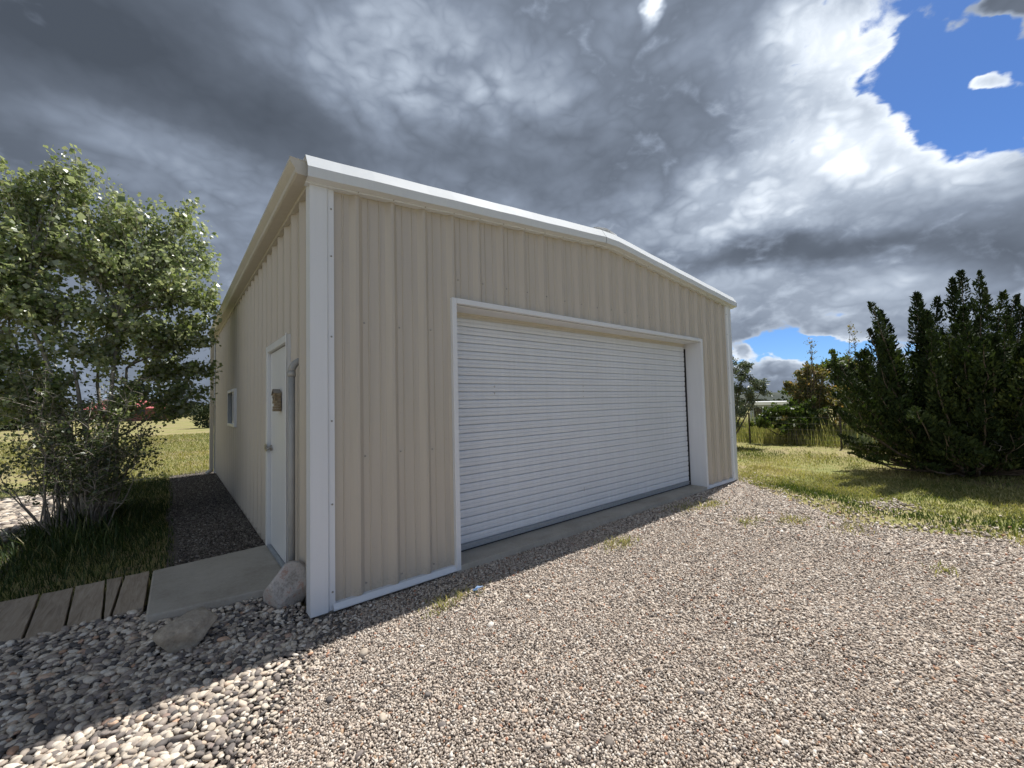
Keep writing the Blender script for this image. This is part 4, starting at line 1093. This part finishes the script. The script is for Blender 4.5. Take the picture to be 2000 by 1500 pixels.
# ------------------------------------------------------------------ far things
def crown_far(name, base, w, h, label, cat='tree', group=None, leaf=.16, n=1500, mat='far_leaf', kind=None):
    base = np.array(base, float); t = empty(name, base, label, cat, group)
    d = unit(n); lob = 1 + .22 * np.sin(d @ rng.normal(0, 3, 3)) + .16 * np.sin(d @ rng.normal(0, 6, 3))
    C = d * (rng.uniform(.45, 1, n) ** .5 * lob)[:, None] * np.array([w / 2, w / 2, h / 2]) + base + np.array([0, 0, h * .52])
    k = C[:, 2] > base[2] + .03; C, d = C[k], d[k]; n = len(C)
    D = d + unit(n) * .6 + np.array([0, 0, .5]); D /= np.linalg.norm(D, axis=1)[:, None]
    V, F = leaf_quads(C, D, unit(n), leaf * np.exp(rng.normal(0, .3, n)), .7, .2)
    o = np_mesh('crown', V, F, M[mat], rng.uniform(0, 1, n))
    m = MB(); m.tube([base - [0, 0, .1], base + [0, 0, h * .5]], [w * .05, w * .02], 6); tr = m.build('trunk', M['bark_dark']); local(t, [o, tr])
crown_far('juniper_bush', (1.72, 41, -.05), 2.3, 2.0, 'rounded dark juniper bush out in the sunlit field', 'bush', None, .17, 2200)
crown_far('juniper_bush', (-24, 50, -.05), 9, 5.0, 'broad dark juniper at the left photo edge, beyond the field', 'bush', None, .5, 2600)
crown_far('juniper_bush', (-13.5, 60, -.05), 7, 3.0, 'low dark juniper behind the cottonwood, left of the red roof', 'bush', None, .45, 2000)

def treeline():
    C, S = [], []
    for k in range(150):
        a = rng.uniform(-.75, .13); r = rng.uniform(85, 260)
        x, y = CAM.x + r * math.sin(a), CAM.y + r * math.cos(a)
        if abs(a + .055) < .075 and r < 110: continue
        w = rng.uniform(3, 7); h = w * rng.uniform(.5, .8); n = 170
        d = unit(n); C.append(d * (rng.uniform(.4, 1, n) ** .5)[:, None] * np.array([w / 2, w / 2, h * .55]) + np.array([x, y, h * .45 - .1])); S.append(np.full(n, w * .13))
    for k in range(110):
        a = rng.uniform(1.0, 1.75); r = rng.uniform(90, 300)
        x, y = CAM.x + r * math.sin(a), CAM.y + r * math.cos(a); z = -2.65
        w = rng.uniform(3, 7); h = w * rng.uniform(.5, .75); n = 150
        d = unit(n); C.append(d * (rng.uniform(.4, 1, n) ** .5)[:, None] * np.array([w / 2, w / 2, h * .5]) + np.array([x, y, z + h * .45])); S.append(np.full(n, w * .13))
    C, S = np.concatenate(C), np.concatenate(S); n = len(C)
    D = unit(n) + np.array([0, 0, .5]); D /= np.linalg.norm(D, axis=1)[:, None]
    V, F = leaf_quads(C, D, unit(n), S * np.exp(rng.normal(0, .3, n)), .75, .2)
    tag(np_mesh('far_woods', V, F, M['far_leaf'], rng.uniform(0, 1, n)), 'scattered dark juniper woods along the horizon', 'woods', kind='stuff')
treeline()

def red_house():
    x0, y0 = -7.6, 86.0; t = empty('red_roofed_house', (x0, y0, -.06), 'distant house with a bright red metal roof across the field', 'house')
    brick = plain('dark red brick', (.20, .085, .07), .9, 0, .25, 2); rf = plain('red metal roof', (.55, .16, .16), .45, 0, .08, 3)
    m = MB(); m.box(x0 - 3, x0 + 6.2, y0, y0 + 7, -.2, 2.1); m.add([(x0 - 3, y0, 2.1), (x0 - 3, y0 + 7, 2.1), (x0 - 3, y0 + 3.5, 3.3), (x0 + 6.2, y0, 2.1), (x0 + 6.2, y0 + 7, 2.1), (x0 + 6.2, y0 + 3.5, 3.3)], [(0, 1, 2), (5, 4, 3)])
    a = m.build('wall', brick)
    m = MB(); m.sweep([(x0 - 3.6, y0 - .6, 1.98), (x0 - 1.6, y0 + 3.5, 3.52), (x0 - 3.6, y0 + 7.6, 1.98)], [(x0 + 6.8, y0 - .6, 1.98), (x0 + 4.8, y0 + 3.5, 3.52), (x0 + 6.8, y0 + 7.6, 1.98)])
    m.add([(x0 + 6.8, y0 - .6, 1.98), (x0 + 6.8, y0 + 7.6, 1.98), (x0 + 4.8, y0 + 3.5, 3.52), (x0 - 3.6, y0 - .6, 1.98), (x0 - 3.6, y0 + 7.6, 1.98), (x0 - 1.6, y0 + 3.5, 3.52)], [(0, 1, 2), (5, 4, 3)])
    b = m.build('roof', rf); kids = [a, b]
    for wx in (-1.6, .4, 2.4, 4.6):
        m = MB(); m.box(x0 + wx, x0 + wx + 1.0, y0 - .04, y0 + .02, .9, 1.8); kids.append(m.build('window', M['glass']))
    local(t, kids)
red_house()
def white_building():
    # long low building down the slope, seen between the olive and the shrubs
    d = np.array([math.sin(1.262), math.cos(1.262)]); c = np.array([CAM.x, CAM.y]) + d * 52; rr = np.array([d[1], -d[0]])
    t = empty('long_low_building', (c[0], c[1], -2.6), 'long low pale building with a flat white roof, far behind the fence', 'building')
    P = lambda s, q, z: (c[0] + rr[0] * s + d[0] * q, c[1] + rr[1] * s + d[1] * q, z)
    def bx(m, s0, s1, q0, q1, z0, z1):
        vs = [P(s, q, z) for z in (z0, z1) for q in (q0, q1) for s in (s0, s1)]
        m.add(vs, [(0, 2, 3, 1), (4, 5, 7, 6), (0, 1, 5, 4), (2, 6, 7, 3), (0, 4, 6, 2), (1, 3, 7, 5)])
    m = MB(); bx(m, -2.6, 1.5, 0, 5, -3, .62); a = m.build('wall', plain('pale blue-grey siding', (.30, .33, .37), .7))
    m = MB(); bx(m, -2.9, 1.8, -.5, 5.4, .62, .95); b = m.build('roof', plain('white flat roof', (.80, .81, .82), .5, 0, .03)); kids = [a, b]
    for s in (-2.2, -1.0, .3):
        m = MB(); bx(m, s, s + .75, -.04, .02, -.7, .35); kids.append(m.build('window', M['glass']))
    local(t, kids)
white_building()

# scrap of blue plastic on the gravel
m = MB(); pts = [(1.165 + random.uniform(-.05, .06), -.45 + random.uniform(-.03, .03), -.012 + random.uniform(0, .02)) for _ in range(9)]
for a, b, c in ((0, 1, 2), (2, 3, 4), (4, 5, 6), (6, 7, 8), (1, 4, 7)): m.add([pts[a], pts[b], pts[c]], [(0, 1, 2)])
o = m.build('plastic_scrap', plain('faded blue plastic', (.12, .22, .40), .5)); o.modifiers.new('thick', 'SOLIDIFY').thickness = .003
tag(o, 'crumpled scrap of faded blue plastic on the gravel before the garage', 'litter')

# ------------------------------------------------------------------ render settings
sc.view_settings.view_transform = 'Standard'; sc.view_settings.look = 'None'
sc.view_settings.exposure = 0.30; sc.view_settings.gamma = 1
cy = sc.cycles
cy.max_bounces = 6; cy.diffuse_bounces = 3; cy.glossy_bounces = 2; cy.transmission_bounces = 3; cy.transparent_max_bounces = 4
cy.caustics_reflective = False; cy.caustics_refractive = False
cy.sample_clamp_indirect = 6
cy.use_adaptive_sampling = True; cy.adaptive_threshold = .02
cy.use_denoising = True; cy.denoiser = 'OPENIMAGEDENOISE'; cy.denoising_input_passes = 'RGB_ALBEDO_NORMAL'; cy.denoising_prefilter = 'ACCURATE'
sc.render.use_persistent_data = False
